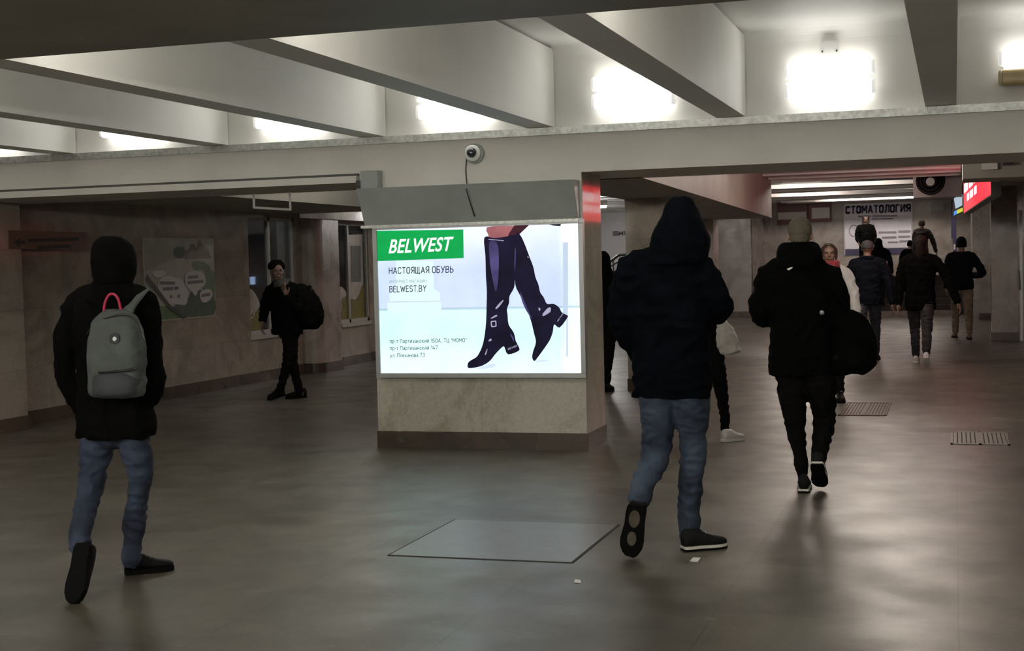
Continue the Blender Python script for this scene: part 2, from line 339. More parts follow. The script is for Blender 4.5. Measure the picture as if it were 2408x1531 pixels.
# stroke lettering: every glyph is a set of pen strokes in a cell one cap-height tall
def _arc(cx0, cy0, rx, ry, a0, a1, n=8): return [(cx0+rx*math.cos(math.radians(a0+(a1-a0)*i/n)), cy0+ry*math.sin(math.radians(a0+(a1-a0)*i/n))) for i in range(n+1)]
def _glyphs():
    w_ = .50; G = {}
    O_ = _arc(.25, .75, .25, .25, 0, 180)+_arc(.25, .25, .25, .25, 180, 360)+[(.5, .75)]
    Cc = _arc(.25, .75, .25, .25, 15, 180)+_arc(.25, .25, .25, .25, 180, 345)
    bow = lambda y0, y1, x=.0, w=.5: [(x, y1)]+_arc(w-(y1-y0)/2, (y0+y1)/2, (y1-y0)/2, (y1-y0)/2, 90, -90)+[(x, y0)]
    G['О'] = (.5, [O_]); G['0'] = G['О']; G['С'] = (.5, [Cc]); G['Н'] = (.5, [[(0, 0), (0, 1)], [(.5, 0), (.5, 1)], [(0, .5), (.5, .5)]])
    G['А'] = (.56, [[(0, 0), (.28, 1), (.56, 0)], [(.09, .3), (.47, .3)]]); G['Т'] = (.5, [[(0, 1), (.5, 1)], [(.25, 0), (.25, 1)]])
    G['Я'] = (.5, [[(.5, 0), (.5, 1)]+[(.25, 1)]+_arc(.25, .74, .26, .26, 90, 270)+[(.5, .48)], [(.27, .48), (0, 0)]])
    G['Щ'] = (.72, [[(0, 1), (0, 0), (.66, 0)], [(.3, 1), (.3, 0)], [(.6, 1), (.6, 0), (.7, 0), (.7, -.16)]])
    G['Б'] = (.5, [[(.46, 1), (0, 1), (0, 0)], bow(0, .56)]); G['У'] = (.54, [[(0, 1), (.27, .36)], [(.54, 1), (.22, .12), (.14, .02), (.03, 0)]])
    G['В'] = (.5, [[(0, 0), (0, 1)], bow(.53, 1, 0, .46), bow(0, .53)]); G['Ь'] = (.48, [[(0, 1), (0, 0)], bow(0, .56, 0, .48)])
    G['И'] = (.52, [[(0, 1), (0, 0), (.52, 1), (.52, 0)]]); G['Е'] = (.42, [[(.42, 1), (0, 1), (0, 0), (.42, 0)], [(0, .52), (.36, .52)]])
    G['Р'] = (.48, [[(0, 0), (0, 1)], bow(.44, 1, 0, .48)]); G['М'] = (.64, [[(0, 0), (0, 1), (.32, .35), (.64, 1), (.64, 0)]])
    G['Г'] = (.42, [[(.42, 1), (0, 1), (0, 0)]]); G['З'] = (.46, [_arc(.22, .76, .24, .24, 160, -90)+[(.14, .52), (.22, .52)], [(.22, .52)]+_arc(.21, .26, .26, .26, 90, -160)])
    G['П'] = (.5, [[(0, 0), (0, 1), (.5, 1), (.5, 0)]]); G['Ц'] = (.58, [[(0, 1), (0, 0), (.58, 0), (.58, -.16)], [(.48, 1), (.48, 0)]])
    G['Л'] = (.54, [[(0, 0), (.08, .05), (.14, .3), (.16, 1), (.54, 1), (.54, 0)]])
    G['B'] = G['В']; G['E'] = G['Е']; G['L'] = (.42, [[(0, 1), (0, 0), (.42, 0)]]); G['W'] = (.8, [[(0, 1), (.2, 0), (.4, .8), (.6, 0), (.8, 1)]])
    G['S'] = (.5, [_arc(.25, .76, .24, .24, 20, 200)+[(.06, .62), (.44, .4)]+_arc(.25, .24, .25, .24, 20, -160)]); G['T'] = G['Т']; G['Y'] = (.54, [[(0, 1), (.27, .48), (.54, 1)], [(.27, .48), (.27, 0)]])
    G['.'] = (.04, [[(0, 0), (.02, .02)]]); G[','] = (.06, [[(.05, .04), (0, -.12)]]); G['-'] = (.2, [[(0, .42), (.2, .42)]]); G['"'] = (.16, [[(.03, 1), (0, .8)], [(.16, 1), (.13, .8)]]); G[' '] = (.12, [])
    G['1'] = (.2, [[(0, .8), (.2, 1), (.2, 0)]]); G['5'] = (.46, [[(.42, 1), (.06, 1), (.03, .55)]+_arc(.22, .31, .25, .31, 110, -160)]); G['4'] = (.5, [[(.28, 1), (0, .26), (.5, .26)], [(.36, .6), (.36, 0)]])
    G['7'] = (.46, [[(0, .85), (0, 1), (.46, 1), (.16, 0)]]); G['3'] = G['З']
    x = .7; lo = lambda: _arc(.2, x-.2, .2, .2, 0, 180)+_arc(.2, .2, .2, .2, 180, 360)+[(.4, x-.2)]
    G['п'] = (.38, [[(0, 0), (0, x), (.38, x), (.38, 0)]]); G['р'] = (.4, [[(0, -.28), (0, x)], lo()]); G['т'] = (.4, [[(0, x), (.4, x)], [(.2, 0), (.2, x)]])
    G['а'] = (.38, [[(.04, x-.06)]+_arc(.2, x-.18, .18, .18, 110, 0)+[(.38, 0)], [(.38, .4), (.15, .4)]+_arc(.18, .2, .18, .2, 90, 270)+[(.38, .06)]])
    G['и'] = (.4, [[(0, x), (0, 0), (.4, x), (.4, 0)]]); G['й'] = (.4, [[(0, x), (0, 0), (.4, x), (.4, 0)], [(.1, x+.24), (.2, x+.14), (.3, x+.24)]])
    G['з'] = (.36, [_arc(.17, x-.17, .18, .17, 160, -90)+[(.12, .36), (.17, .36)], [(.17, .36)]+_arc(.16, .18, .2, .18, 90, -160)]); G['н'] = (.38, [[(0, 0), (0, x)], [(.38, 0), (.38, x)], [(0, .36), (.38, .36)]])
    G['с'] = (.38, [_arc(.2, x-.2, .2, .2, 15, 180)+_arc(.2, .2, .2, .2, 180, 345)]); G['к'] = (.38, [[(0, 0), (0, x)], [(.36, x), (.02, .36), (.38, 0)]])
    G['у'] = (.42, [[(0, x), (.22, .05)], [(.42, x), (.16, -.2), (.04, -.28)]]); G['л'] = (.42, [[(0, 0), (.08, .1), (.12, x), (.42, x), (.42, 0)]]); G['е'] = (.4, [[(0, .36), (.4, .36)]+_arc(.2, x-.2, .2, .2, 0, 180)+_arc(.2, .2, .2, .2, 180, 330)])
    G['х'] = (.4, [[(0, x), (.4, 0)], [(.4, x), (0, 0)]]); G['о'] = (.4, [lo()]); G['в'] = (.38, [[(0, 0), (0, x)], [(0, x), (.2, x)]+_arc(.2, x-.16, .14, .16, 90, -90)+[(0, .38)], [(0, .38), (.2, .38)]+_arc(.2, .19, .18, .19, 90, -90)+[(0, 0)]])
    return G
GL = _glyphs()
def strokes(name, txt_, p0, p1, ptop, nrm, m, parent, pen=.11, gap=.17, depth=.0012, slant=0):
    """pen-stroke text laid from p0 to p1 (baseline), caps reaching ptop"""
    X = 0; segs = []
    for ch in txt_:
        w0, pl = GL[ch]
        for P in pl: segs.append([(X+a+slant*b_, b_) for a, b_ in P])
        X += w0+gap+pen*.5
    X -= gap+pen*.5
    p0, p1, pt = V(p0), V(p1), V(ptop); U = (p1-p0)/X; W = pt-p0; N = V(nrm)*depth
    bm = bmesh.new(); h = pen/2
    q = lambda a, b_: p0+U*a+W*b_+N
    sx = W.length/U.length if U.length else 1       # keeps the pen round when the cell is stretched
    for P in segs:
        for (a0, b0), (a1, b1) in zip(P, P[1:]):
            dx, dy = (a1-a0)/sx, b1-b0; l = math.hypot(dx, dy) or 1; ux, uy = dx/l, dy/l
            a0_, b0_, a1_, b1_ = a0-ux*h*.5*sx, b0-uy*h*.5, a1+ux*h*.5*sx, b1+uy*h*.5
            nx, ny = -uy*h*sx, ux*h
            bm.faces.new([bm.verts.new(q(*v)) for v in ((a0_+nx, b0_+ny), (a1_+nx, b1_+ny), (a1_-nx, b1_-ny), (a0_-nx, b0_-ny))])
    me = bpy.data.meshes.new(name); bm.to_mesh(me); bm.free(); return link(name, me, m, parent)

# ---------------------------------------------------------------- the hall's structure
YP = 11.5
def struct(name, bm, m, label=None, parent=None, bevel=0):
    o = obj(name, bm, m, parent, bevel=bevel); o['kind'] = 'structure'
    if label: o['label'] = label
    return o
struct('floor', box(-13, 5, -5, 44, -.12, 0), floor_m)
struct('ceiling', box(-13, 5, -5, 44, 3.40, 3.5), coffer_paint)
# near cross beam and the ribs of the coffers
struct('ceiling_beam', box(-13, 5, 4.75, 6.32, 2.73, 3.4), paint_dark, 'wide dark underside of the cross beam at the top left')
ribx = [-1.70-1.56*i for i in range(7)]+[-.09, 1.5, 3.1]
ribx = [-11.15, -9.57, -7.98, -6.38, -4.84, -3.31, -1.71, -.09, 1.5, 3.1]
for x in ribx:
    struct('ceiling_rib', box(x-.115, x+.115, 6.32, 11.52, 2.73, 3.38), coffer_paint)
    struct('ceiling_rib', box(x-.115, x+.115, -2, 4.76, 2.73, 3.38), coffer_paint)
# rounded coves where the coffers meet the lamp wall
for a, b in zip(ribx, ribx[1:]):
    bm = bmesh.new()
    x0, x1 = a+.1, b-.1
    pr = [(x0, 11.535, 3.29)]+[(x0, 11.41+.12*math.cos(t), 3.285+.12*math.sin(t)) for t in [PI/2*i/8 for i in range(9)]]+[(x0, 11.535, 3.41)]
    struct('ceiling_cove', prism(pr, (x1-x0, 0, 0)), coffer_paint)
# facade beam over the pillar
struct('wall_lamps', box(-13, 5, 11.53, 12.2, 2.70, 3.4), coffer_paint)
struct('wall_fascia', box(-13, 5, 11.5, 12.72, 2.345, 2.72), paint, bevel=.006)
struct('trim_1', box(-13, 5, 11.455, 11.53, 2.665, 2.727), strip_m)
struct('trim_2', box(-13, -4.98, 11.43, 11.5, 2.335, 2.395), paint, bevel=.006)
struct('trim_shadow_line', box(-13, -4.98, 11.47, 11.5, 2.395, 2.418), boxdark)  # dark strip standing in for the shadow and dirt line above the ledge
# the pillar
struct('pillar', box(-4.87, -2.97, 11.515, 12.15, .15, 2.345), marble_light, 'marble clad pillar carrying the lit poster')
struct('pillar_facing', box(-4.87, -2.972, 11.5, 11.515, .15, 1.96), marble_light, 'marble facing of the pillar under the lit poster')
struct('pillar_facing', box(-4.87, -2.972, 11.5, 11.515, 1.96, 2.345), paint, 'painted head of the pillar under the fascia')
struct('baseboard_pillar', box(-4.88, -2.96, 11.49, 12.16, 0, .15), granite)
# left wall with its pier, windows and pilasters
WL = -9.45
def wallL(y0, y1, z0, z1, x=WL, m=marble, name='wall_left', t=.3): struct(name, box(x-t, x, y0, y1, z0, z1), m)
W1 = (17.85, 19.32, .64, 2.34); W2 = (20.9, 22.1, .66, 2.32)
wallL(-5, 12.45, .15, 2.6, -9.2); wallL(12.45, W1[0], .15, 2.6)
wallL(W1[0], W1[1], .15, W1[2]); wallL(W1[0], W1[1], W1[3], 2.6)
wallL(W1[1], W2[0], .15, 2.6); wallL(W2[0], W2[1], .15, W2[2]); wallL(W2[0], W2[1], W2[3], 2.6); wallL(W2[1], 34, .15, 2.6)
struct('wall_left', box(-9.75, -9.2, -5, 34, 2.6, 3.4), marble_far)
struct('baseboard_left', box(-9.5, -9.18, -5, 12.46, 0, .15), granite)
struct('baseboard_left', box(-9.5, -9.43, 12.46, 34, 0, .15), granite)
# pilaster between the windows, rounded on its near edge
pp = [(WL-.01, 19.55, .15)]+[(-9.34+.16*math.sin(t)*.9, 19.75-.2*math.cos(t), .15) for t in [PI/2*i/6 for i in range(7)]]+[(-9.2, 20.35, .15), (WL-.01, 20.35, .15)]
struct('pilaster', prism(pp, (0, 0, 2.2)), marble_far, 'marble pilaster between the two shop windows')
struct('baseboard_pilaster', prism([(p[0]+.015, p[1]-(.01 if p[1] < 20 else -.01), 0) for p in pp], (0, 0, .15)), granite)
struct('pilaster', box(WL-.01, -9.28, 22.35, 22.9, 0, 2.4), alu, 'grey metal post beyond the second shop window')
struct('ceiling_lintel', box(-9.6, -9.15, 18.9, 34, 2.34, 2.52), marble)
# low dark soffit behind the fascia on the left
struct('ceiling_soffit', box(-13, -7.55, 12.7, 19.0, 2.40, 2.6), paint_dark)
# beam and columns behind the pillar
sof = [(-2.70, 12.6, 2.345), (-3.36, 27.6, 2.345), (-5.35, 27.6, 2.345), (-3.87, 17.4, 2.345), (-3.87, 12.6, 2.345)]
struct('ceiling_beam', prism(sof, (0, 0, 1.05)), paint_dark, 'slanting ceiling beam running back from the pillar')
struct('column', box(-3.83, -3.10, 16.9, 17.6, .15, 2.35), marble, 'marble column behind the tall hooded man')
struct('baseboard_column', box(-3.84, -3.09, 16.89, 17.61, 0, .15), granite)
struct('column', box(-5.30, -4.40, 27.0, 27.6, .15, 2.35), marble_far, 'marble column further back right of the hooded man')
struct('baseboard_column', box(-5.31, -4.39, 26.99, 27.61, 0, .15), granite)
# far walls
struct('wall_back', box(-6.6, -5.2, 38, 38.3, .15, 3.4), marble_far)
struct('baseboard_back', box(-6.6, -5.18, 37.98, 38.3, 0, .15), granite)
struct('wall_back', box(-5.5, 3, 41, 41.3, 0, 3.4), marble_far)
struct('wall_back', box(-5.5, -5.2, 38.2, 41.1, 0, 3.4), marble_far)
struct('wall_back', box(-12.5, -6.55, 36, 36.3, 0, 3.4), mat('white_wall', (.62, .62, .63), .6, var=.04))
struct('wall_right', box(.55, 1.2, 34.8, 35.2, .15, 3.4), marble_far); struct('baseboard_right', box(.53, 1.2, 34.77, 35.2, 0, .15), granite)
struct('wall_right', box(.42, .6, 36.5, 41.1, 0, 3.4), marble_far)
struct('wall_right', box(.62, 1.06, 26.6, 27.2, .15, 2.75), marble_far); struct('baseboard_right', box(.60, 1.07, 26.57, 27.2, 0, .15), granite)
struct('wall_right', box(1.6, 1.9, -5, 26.6, 0, 3.4), marble_far)
struct('wall_right', box(1.3, 1.6, 27.2, 41, 0, 3.4), marble_far)
struct('wall_rear', box(-13, 5, -5.2, -5, 0, 3.4), marble)
struct('wall_right', box(4.9, 5, -5, 12, 0, 3.4), marble)
struct('wall_left', box(-12.6, -12.4, 30, 36, 0, 3.4), marble)
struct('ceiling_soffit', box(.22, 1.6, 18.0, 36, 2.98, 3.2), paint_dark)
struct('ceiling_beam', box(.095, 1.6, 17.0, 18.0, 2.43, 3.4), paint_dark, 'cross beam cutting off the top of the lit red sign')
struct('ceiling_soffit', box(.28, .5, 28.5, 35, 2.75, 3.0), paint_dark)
# slatted ceiling of the far hall, open on dark gaps
for i, (y0, y1) in enumerate([(22.0, 22.9), (23.2, 24.1), (24.4, 25.3), (25.65, 26.6), (26.95, 27.8), (28.1, 28.8), (30.7, 31.9), (32.3, 33.6), (35.0, 36.3), (36.8, 38.4), (39.0, 40.9)]):
    struct('ceiling_panel', prism([(-4.5, y0, 3.13), (-4.5, y0, 3.045), (-4.5, y0+.04, 3.045), (-4.5, y0+.06, 3.08), (-4.5, y1, 3.075), (-4.5, y1, 3.13)], (4.62, 0, 0)), slat_m)
struct('ceiling_void', box(-4.5, .12, 21.9, 41, 3.28, 3.32), dark_m)
struct('ceiling_beam', box(-4.5, .12, 40.6, 41, 3.10, 3.3), paint_dark, 'dark cove above the dentistry board')
slat_w = mat('white_ceiling_slat', (.7, .7, .69), .4, var=.03)
for y0 in [24+i for i in range(12)]:
    struct('ceiling_panel', box(-12, -5.7, y0, y0+.93, 2.85, 2.89), slat_w)
# floor hatch and gratings
hx0, hx1, hy0, hy1 = -3.01, -1.955, 7.19, 8.29
e = empty('floor_hatch', (hx0, hy0, 0), 'pale square access plate let into the floor before the lit poster', 'floor hatch')
obj('plate', box(hx0+.008, hx1-.008, hy0+.008, hy1-.008, .0005, .004), hatch_m, e, bevel=.001)
fm = bmesh.new()
for a in ((hx0, hx1, hy0-.006, hy0+.008), (hx0, hx1, hy1-.008, hy1+.004), (hx0-.004, hx0+.008, hy0, hy1), (hx1-.008, hx1+.006, hy0, hy1)): box(*a, .0002, .0025, fm)
obj('joint', fm, dark_m, e)
def grate(x0, x1, y0, y1, m, label, nb):
    e = empty('floor_grate', (x0, y0, 0), label, 'floor grate')
    f = bmesh.new()
    for a in ((x0, x1, y0, y0+.05), (x0, x1, y1-.05, y1), (x0, x0+.02, y0, y1), (x1-.02, x1, y0, y1), ((x0+x1)/2-.012, (x0+x1)/2+.012, y0, y1)): box(*a, .001, .008, f)
    obj('frame', f, m, e)
    g = bmesh.new()
    for i in range(nb):
        x = x0+.02+(x1-x0-.04)*(i+.5)/nb; box(x-(x1-x0)/nb*.33, x+(x1-x0)/nb*.33, y0+.05, y1-.05, .001, .006, g)
    obj('bars', g, m, e)
    obj('pit', box(x0, x1, y0, y1, .0003, .0008), dark_m, e)
grate(-1.13, -.66, 14.35, 15.6, rust_m, 'dark brown double grate in the floor right of the man with the duffel bag', 14)
grate(-.05, .42, 12.25, 13.1, pale_grate_m, 'pale striped grate in the floor near the right edge', 12)
o = obj('paper_scrap', prism([gz(1622, 1320, .002), gz(1640, 1322, .002), gz(1648, 1312, .006), gz(1630, 1311, .004)], (0, 0, .0015)), paper_m)
tag(o, 'small white paper scrap on the floor below the sneaker of the tall hooded man', 'paper scrap')
o = obj('paper_scrap', prism([gz(1350, 1370, .002), gz(1366, 1371, .002), gz(1365, 1365, .008), gz(1352, 1363, .006)], (0, 0, .002)), paper_m)
tag(o, 'tiny grey crumpled scrap on the floor just below the corner of the floor hatch', 'paper scrap')

# ---------------------------------------------------------------- lamps
def lamp(xc, zc, label, lower_off=False, y=11.53, m=tube_on, L=.70, box_on=True, group='twin tube lamps on the coffer wall'):
    e = empty('twin_tube_lamp', (xc, y, zc), label, 'wall lamp', group)
    obj('backplate', box(xc-L/2+.04, xc+L/2-.04, y-.055, y, zc-.10, zc+.10), white_pl, e, bevel=.004)
    for s in (1, -1):
        mm = tube_off if (lower_off and s < 0) else m
        bm = bmesh.new(); z = zc+s*.073
        pts = []
        rs = []
        n = 20
        for xx, q in ((-L/2+.03, .97), (-L/2+.035, 1), (L/2-.035, 1), (L/2-.03, .97)):
            r = []
            for i in range(n):
                t = 2*PI*i/n; ct, st = math.cos(t), math.sin(t)
                r.append(V((xc+xx, y-.095+.042*q*math.copysign(abs(ct)**.6, ct), z+.062*q*math.copysign(abs(st)**.6, st))))
            rs.append(r)
        rings(bm, rs)
        o = obj('tube', bm, mm, e, smooth=False)
        for q in (-1, 1):
            b2 = bmesh.new(); rs = []
            for k_, g_ in ((.030, .96), (.012, .93), (.003, .84), (0, .6)):
                rs.append([V((xc+q*(L/2-k_), y-.095+.042*g_*math.copysign(abs(math.cos(t))**.6, math.cos(t)), z+.062*g_*math.copysign(abs(math.sin(t))**.6, math.sin(t)))) for t in [2*PI*i/20 for i in range(20)]])
            rings(b2, rs); obj('end_cap', b2, cap_off if mm is tube_off else cap_on, o, True)
    if box_on:
        jb = obj('junction_box', box(xc-.07, xc+.07, y-.05, y, zc+.15, zc+.30), white_pl, e, bevel=.012)
        for q in (-1, 1): obj('screw', disc((xc+q*.055, y-.05, zc+.22), (0, -1, 0), .007, .004), black_pl, jb)
    return e
lx = {-10.36: 0, -8.77: 0, -7.18: 0, -5.6: 0, -4.05: 0, -2.50: 0, -.925: 0, .68: 1, 2.3: 0}
ords = ['behind the ribs at the far left', 'in the second bay from the left edge', 'in the third bay from the left edge', 'hidden left of the dome camera',
        'peeping out above the dome camera', 'half hidden by the diagonal rib', 'in full view', 'with its lower tube unlit', 'outside on the right']
for (x, off), w_ in zip(lx.items(), ords):
    lamp(x, 2.985, 'white twin tube lamp on the coffer wall '+w_, bool(off))
tube_near = mat('near_fill_tube', (.9, .9, .9), .4, emit=(1, .95, .80), es=NEAR)
def fill_tube(x, y, z, s, label, group, m, L=1.2):
    e = empty('added_tube_lamp', (x, y, z), label, 'wall lamp', group)
    obj('housing', box(x-L/2, x+L/2, min(y, y+s*.03), max(y, y+s*.03), z-.09, z+.09), white_pl, e, bevel=.004)
    for q in (-.05, .05):
        bm = bmesh.new(); tube(bm, [((x-L/2+.05, y+s*.07, z+q), .03), ((x+L/2-.05, y+s*.07, z+q), .03)], 12); obj('tube', bm, m, e, True)
for x in (-10.36, -8.77, -7.18, -5.6, -4.05, -2.5, -.9, .68, 2.3):  # unseen lamps added to brighten the fascia and the ribs
    fill_tube(x, 6.32, 3.12, 1, 'unseen white twin tube lamp added on the far side of the near cross beam', 'added lamps on the cross beam', tube_side)
for x in (-7.18, -4.05, -.925, 2.3):  # lamps out of view, added as light sources for the near side
    fill_tube(x, 4.75, 3.1, -1, 'unseen white twin tube lamp added on the near side of the cross beam', 'added lamps on the near side of the beam', tube_near)
# hung lamps; those for hall, passage and behind the camera are added fill
def hang(x, y, z, m, L=1.2, label='added tube lamp under the ceiling behind the fascia', group='added ceiling lamps of the far hall'):
    e = empty('ceiling_lamp', (x, y, z), label, 'ceiling lamp', group)
    obj('housing', box(x-L/2, x+L/2, y-.06, y+.06, z, z+.10), white_pl, e, bevel=.004)
    bm = bmesh.new(); tube(bm, [((x-L/2+.03, y, z-.025), .026), ((x+L/2-.03, y, z-.025), .026)], 12); obj('tube', bm, m, e)
tube_behind = mat('behind_fill_tube', (.9, .9, .9), .4, emit=(1, .97, .87), es=BEHIND)
for x in (-7, -4, -1, 2):  # added lamps, never in view, lighting fascia and pillar from the front
    for y in (-2.5, .8):
        hang(x, y, 2.62, tube_behind, 1.5, 'added tube lamp hung low and unseen behind the camera', 'added lamps behind the camera')
for x, y, z, w_ in ((-1.2, 14.0, 2.62, 'nearest'), (-.4, 17.5, 2.82, 'middle'), (-1.6, 20.5, 2.98, 'furthest')):  # added lamps hidden behind the fascia to lift the dim hall
    hang(x, y, z, tube_hall, label=w_+' unseen tube lamp added under the ceiling of the hall behind the fascia')
for x, y in ((-3.4, 29.25), (-1.9, 29.25), (-3.4, 34.2), (-2.6, 38.7), (-1.0, 38.7)):  # hidden lamps added to throw light on the far wall
    hang(x, y, 3.17, tube_far, group='added lamps in the gaps of the slatted ceiling', label='added tube lamp hidden in a gap of the slatted ceiling')
for x, y in ((-6.3, 15.5), (-6.8, 23.0)):  # hidden lamps added to light the walls of the passage
    hang(x, y, 3.25, tube_left, group='added lamps of the left passage', label='unseen tube lamp added under the ceiling of the left passage')
hang(-8.2, 31.0, 2.70, tube_bright, group='landing lamps', label='bright tube lamp behind the pillar over the white wall'); hang(-7.2, 27.5, 2.70, tube_bright, group='landing lamps', label='bright tube lamp behind the pillar over the white wall')

# ---------------------------------------------------------------- things on the facade
YS = 11.43
S0 = lambda x, y: at(x, y, YS)
def em(name, c, s=SCREEN, var=.0, vscale=3):
    m = bpy.data.materials.new(name); m.use_nodes = True; t = m.node_tree; b = t.nodes['Principled BSDF']
    b.inputs['Base Color'].default_value = (.004, .004, .004, 1); b.inputs['Roughness'].default_value = .5; b.inputs['Specular IOR Level'].default_value = .08
    b.inputs['Emission Strength'].default_value = s; b.inputs['Emission Color'].default_value = (*c, 1)
    if var:
        tc = nd(t, 'ShaderNodeTexCoord'); n = nd(t, 'ShaderNodeTexNoise'); n.inputs['Scale'].default_value = vscale; n.inputs['Detail'].default_value = 5
        t.links.new(tc.outputs['Object'], n.inputs[0])
        r = nd(t, 'ShaderNodeValToRGB'); t.links.new(n.outputs[0], r.inputs[0]); r.color_ramp.elements[0].position = .3; r.color_ramp.elements[1].position = .7
        r.color_ramp.elements[0].color = (*[c_*(1-var) for c_ in c], 1); r.color_ramp.elements[1].color = (*[c_*(1+var) for c_ in c], 1)
        t.links.new(r.outputs[0], b.inputs['Emission Color'])
    return m
X0, X1, Z0, Z1 = S0(890, 700).x, S0(1365, 700).x, S0(1130, 878.5).z, S0(1130, 532).z
lb = empty('lightbox', ((X0+X1)/2, 11.5, Z0), 'large backlit shoe advert with black boots on the marble pillar', 'advertising lightbox')
obj('case', box(X0-.03, X1+.03, 11.445, 11.5, Z0-.03, Z1+.03), alu, lb)
fr = bmesh.new()
for a in ((X0-.035, X1+.035, Z0-.035, Z0+.004), (X0-.035, X1+.035, Z1-.004, Z1+.035), (X0-.035, X0+.004, Z0, Z1), (X1-.004, X1+.035, Z0, Z1)): box(a[0], a[1], 11.415, 11.448, a[2], a[3], fr)
obj('frame', fr, alu, lb)
# the print: wall above, floor below (a two-tone picture)
bgm = bpy.data.materials.new('advert_print'); bgm.use_nodes = True; t = bgm.node_tree; b = t.nodes['Principled BSDF']
b.inputs['Base Color'].default_value = (.02, .02, .02, 1); b.inputs['Roughness'].default_value = .25; b.inputs['Emission Strength'].default_value = SCREEN
g = nd(t, 'ShaderNodeNewGeometry'); sp = nd(t, 'ShaderNodeSeparateXYZ'); t.links.new(g.outputs['Position'], sp.inputs[0])
mr = nd(t, 'ShaderNodeMapRange'); t.links.new(sp.outputs[2], mr.inputs[0]); mr.inputs[1].default_value = Z0; mr.inputs[2].default_value = Z1
rp = nd(t, 'ShaderNodeValToRGB'); t.links.new(mr.outputs[0], rp.inputs[0]); cr = rp.color_ramp
cr.elements[0].position = 0; cr.elements[0].color = (.78, .97, 1.05, 1); cr.elements[1].position = 1; cr.elements[1].color = (.74, .82, 1.02, 1)
for p, c in ((.25, (.66, .97, .95)), (.43, (.66, .98, .97)), (.445, (.36, .50, .58)), (.455, (.58, .68, .90)), (.7, (.56, .65, .93))):
    q = cr.elements.new(p); q.color = (*c, 1)
mr2 = nd(t, 'ShaderNodeMapRange'); t.links.new(sp.outputs[0], mr2.inputs[0]); mr2.inputs[1].default_value = X0; mr2.inputs[2].default_value = X1
rp2 = nd(t, 'ShaderNodeValToRGB'); t.links.new(mr2.outputs[0], rp2.inputs[0]); c2 = rp2.color_ramp
c2.elements[0].position = 0; c2.elements[0].color = (.95, 1, .95, 1); c2.elements[1].position = 1; c2.elements[1].color = (1.25, 1.18, 1.05, 1)
for p, c in ((.3, (1, 1, 1)), (.9, (.93, .95, 1)), (.94, (1.2, 1.15, 1.05))):
    q = c2.elements.new(p); q.color = (*c, 1)
ns = nd(t, 'ShaderNodeTexNoise'); ns.inputs['Scale'].default_value = 3; ns.inputs['Detail'].default_value = 4; t.links.new(g.outputs['Position'], ns.inputs[0])
mr3 = nd(t, 'ShaderNodeMapRange'); t.links.new(ns.outputs[0], mr3.inputs[0]); mr3.inputs[1].default_value = .3; mr3.inputs[2].default_value = .7; mr3.inputs[3].default_value = .94; mr3.inputs[4].default_value = 1.08
mx = nd(t, 'ShaderNodeMix', data_type='RGBA', blend_type='MULTIPLY'); mx.inputs[0].default_value = 1
t.links.new(rp.outputs[0], mx.inputs[6]); t.links.new(rp2.outputs[0], mx.inputs[7])
vm = nd(t, 'ShaderNodeVectorMath', operation='SCALE'); t.links.new(mx.outputs[2], vm.inputs[0]); t.links.new(mr3.outputs[0], vm.inputs[3])
t.links.new(vm.outputs[0], b.inputs['Emission Color'])
pic = obj('printed_film', box(X0, X1, YS, 11.446, Z0, Z1), bgm, lb)
K = 600/1767
def cr_(p): return (850+p[0]*K, 380+p[1]*K)
def art(name, polys, m, lay, parent=pic):
    """flat print layers of the advert; coordinates measured on an enlargement of the poster"""
    bm = bmesh.new()
    for P in polys:
        q = []
        for p in P:
            x, y = cr_(p); v = at(x, y, YS-.0006*lay); v.x = min(max(v.x, X0), X1); v.z = min(max(v.z, Z0), Z1); q.append(v)
        vs = [bm.verts.new(v) for v in q]
        for f in tessellate_polygon([q]): bm.faces.new([vs[i_] for i_ in f])
    me = bpy.data.meshes.new(name); bm.to_mesh(me); bm.free(); return link(name, me, m, parent)
def smooth_poly(P, k=4):
    P = [(V((*p, 0)),) for p in P]; n = len(P); out = []
    for i in range(n):
        a, b_, c, d = P[i-1][0], P[i][0], P[(i+1) % n][0], P[(i+2) % n][0]
        for j in range(k):
            t_ = j/k; out.append(.5*((2*b_)+(c-a)*t_+(2*a-5*b_+4*c-d)*t_*t_+(3*b_-a-3*c+d)*t_**3))
    return [(p.x, p.y) for p in out]
art('picture_column', [[(240, 690), (500, 690), (500, 880), (545, 910), (545, 975), (552, 975), (552, 1045), (180, 1045), (180, 975), (195, 975), (195, 915), (240, 880)]], em('print_pale', (.68, .84, .85), SCREEN), 1)
art('picture_edge', [[(1395, 560), (1430, 560), (1430, 1350), (1418, 1350), (1418, 1070), (1395, 1060)], [(552, 1012), (860, 1005), (860, 1014), (552, 1018)], [(190, 968), (545, 962), (545, 972), (195, 978)]], em('print_grey', (.50, .60, .74), SCREEN), 1)
art('green_panel', [[(100, 480), (705, 470), (708, 668), (100, 690)]], em('print_green', (.004, .34, .07), SCREEN*1.0, .06, 8), 2)
white_e = em('print_white', (.97, 1, .98), SCREEN)
ink = em('print_ink', (.012, .016, .022), SCREEN); ink2 = em('print_ink_soft', (.035, .05, .055), SCREEN); ink3 = em('print_ink_pale', (.19, .28, .27), SCREEN)
def txt(name, s, x0, x1, yb0, yb1, ytop, m, **k):
    a = at(*cr_((x0, yb0)), YS-.003); b_ = at(*cr_((x1, yb1)), YS-.003); c = at(*cr_((x0, ytop)), YS-.003)
    return lettering(name, s, a, b_, c, (0, -1, 0), m, pic, **k)
txt('lettering', 'BELWEST', 188, 638, 634, 615, 538, white_e, bold=.018, shear=.28, space=1.05)
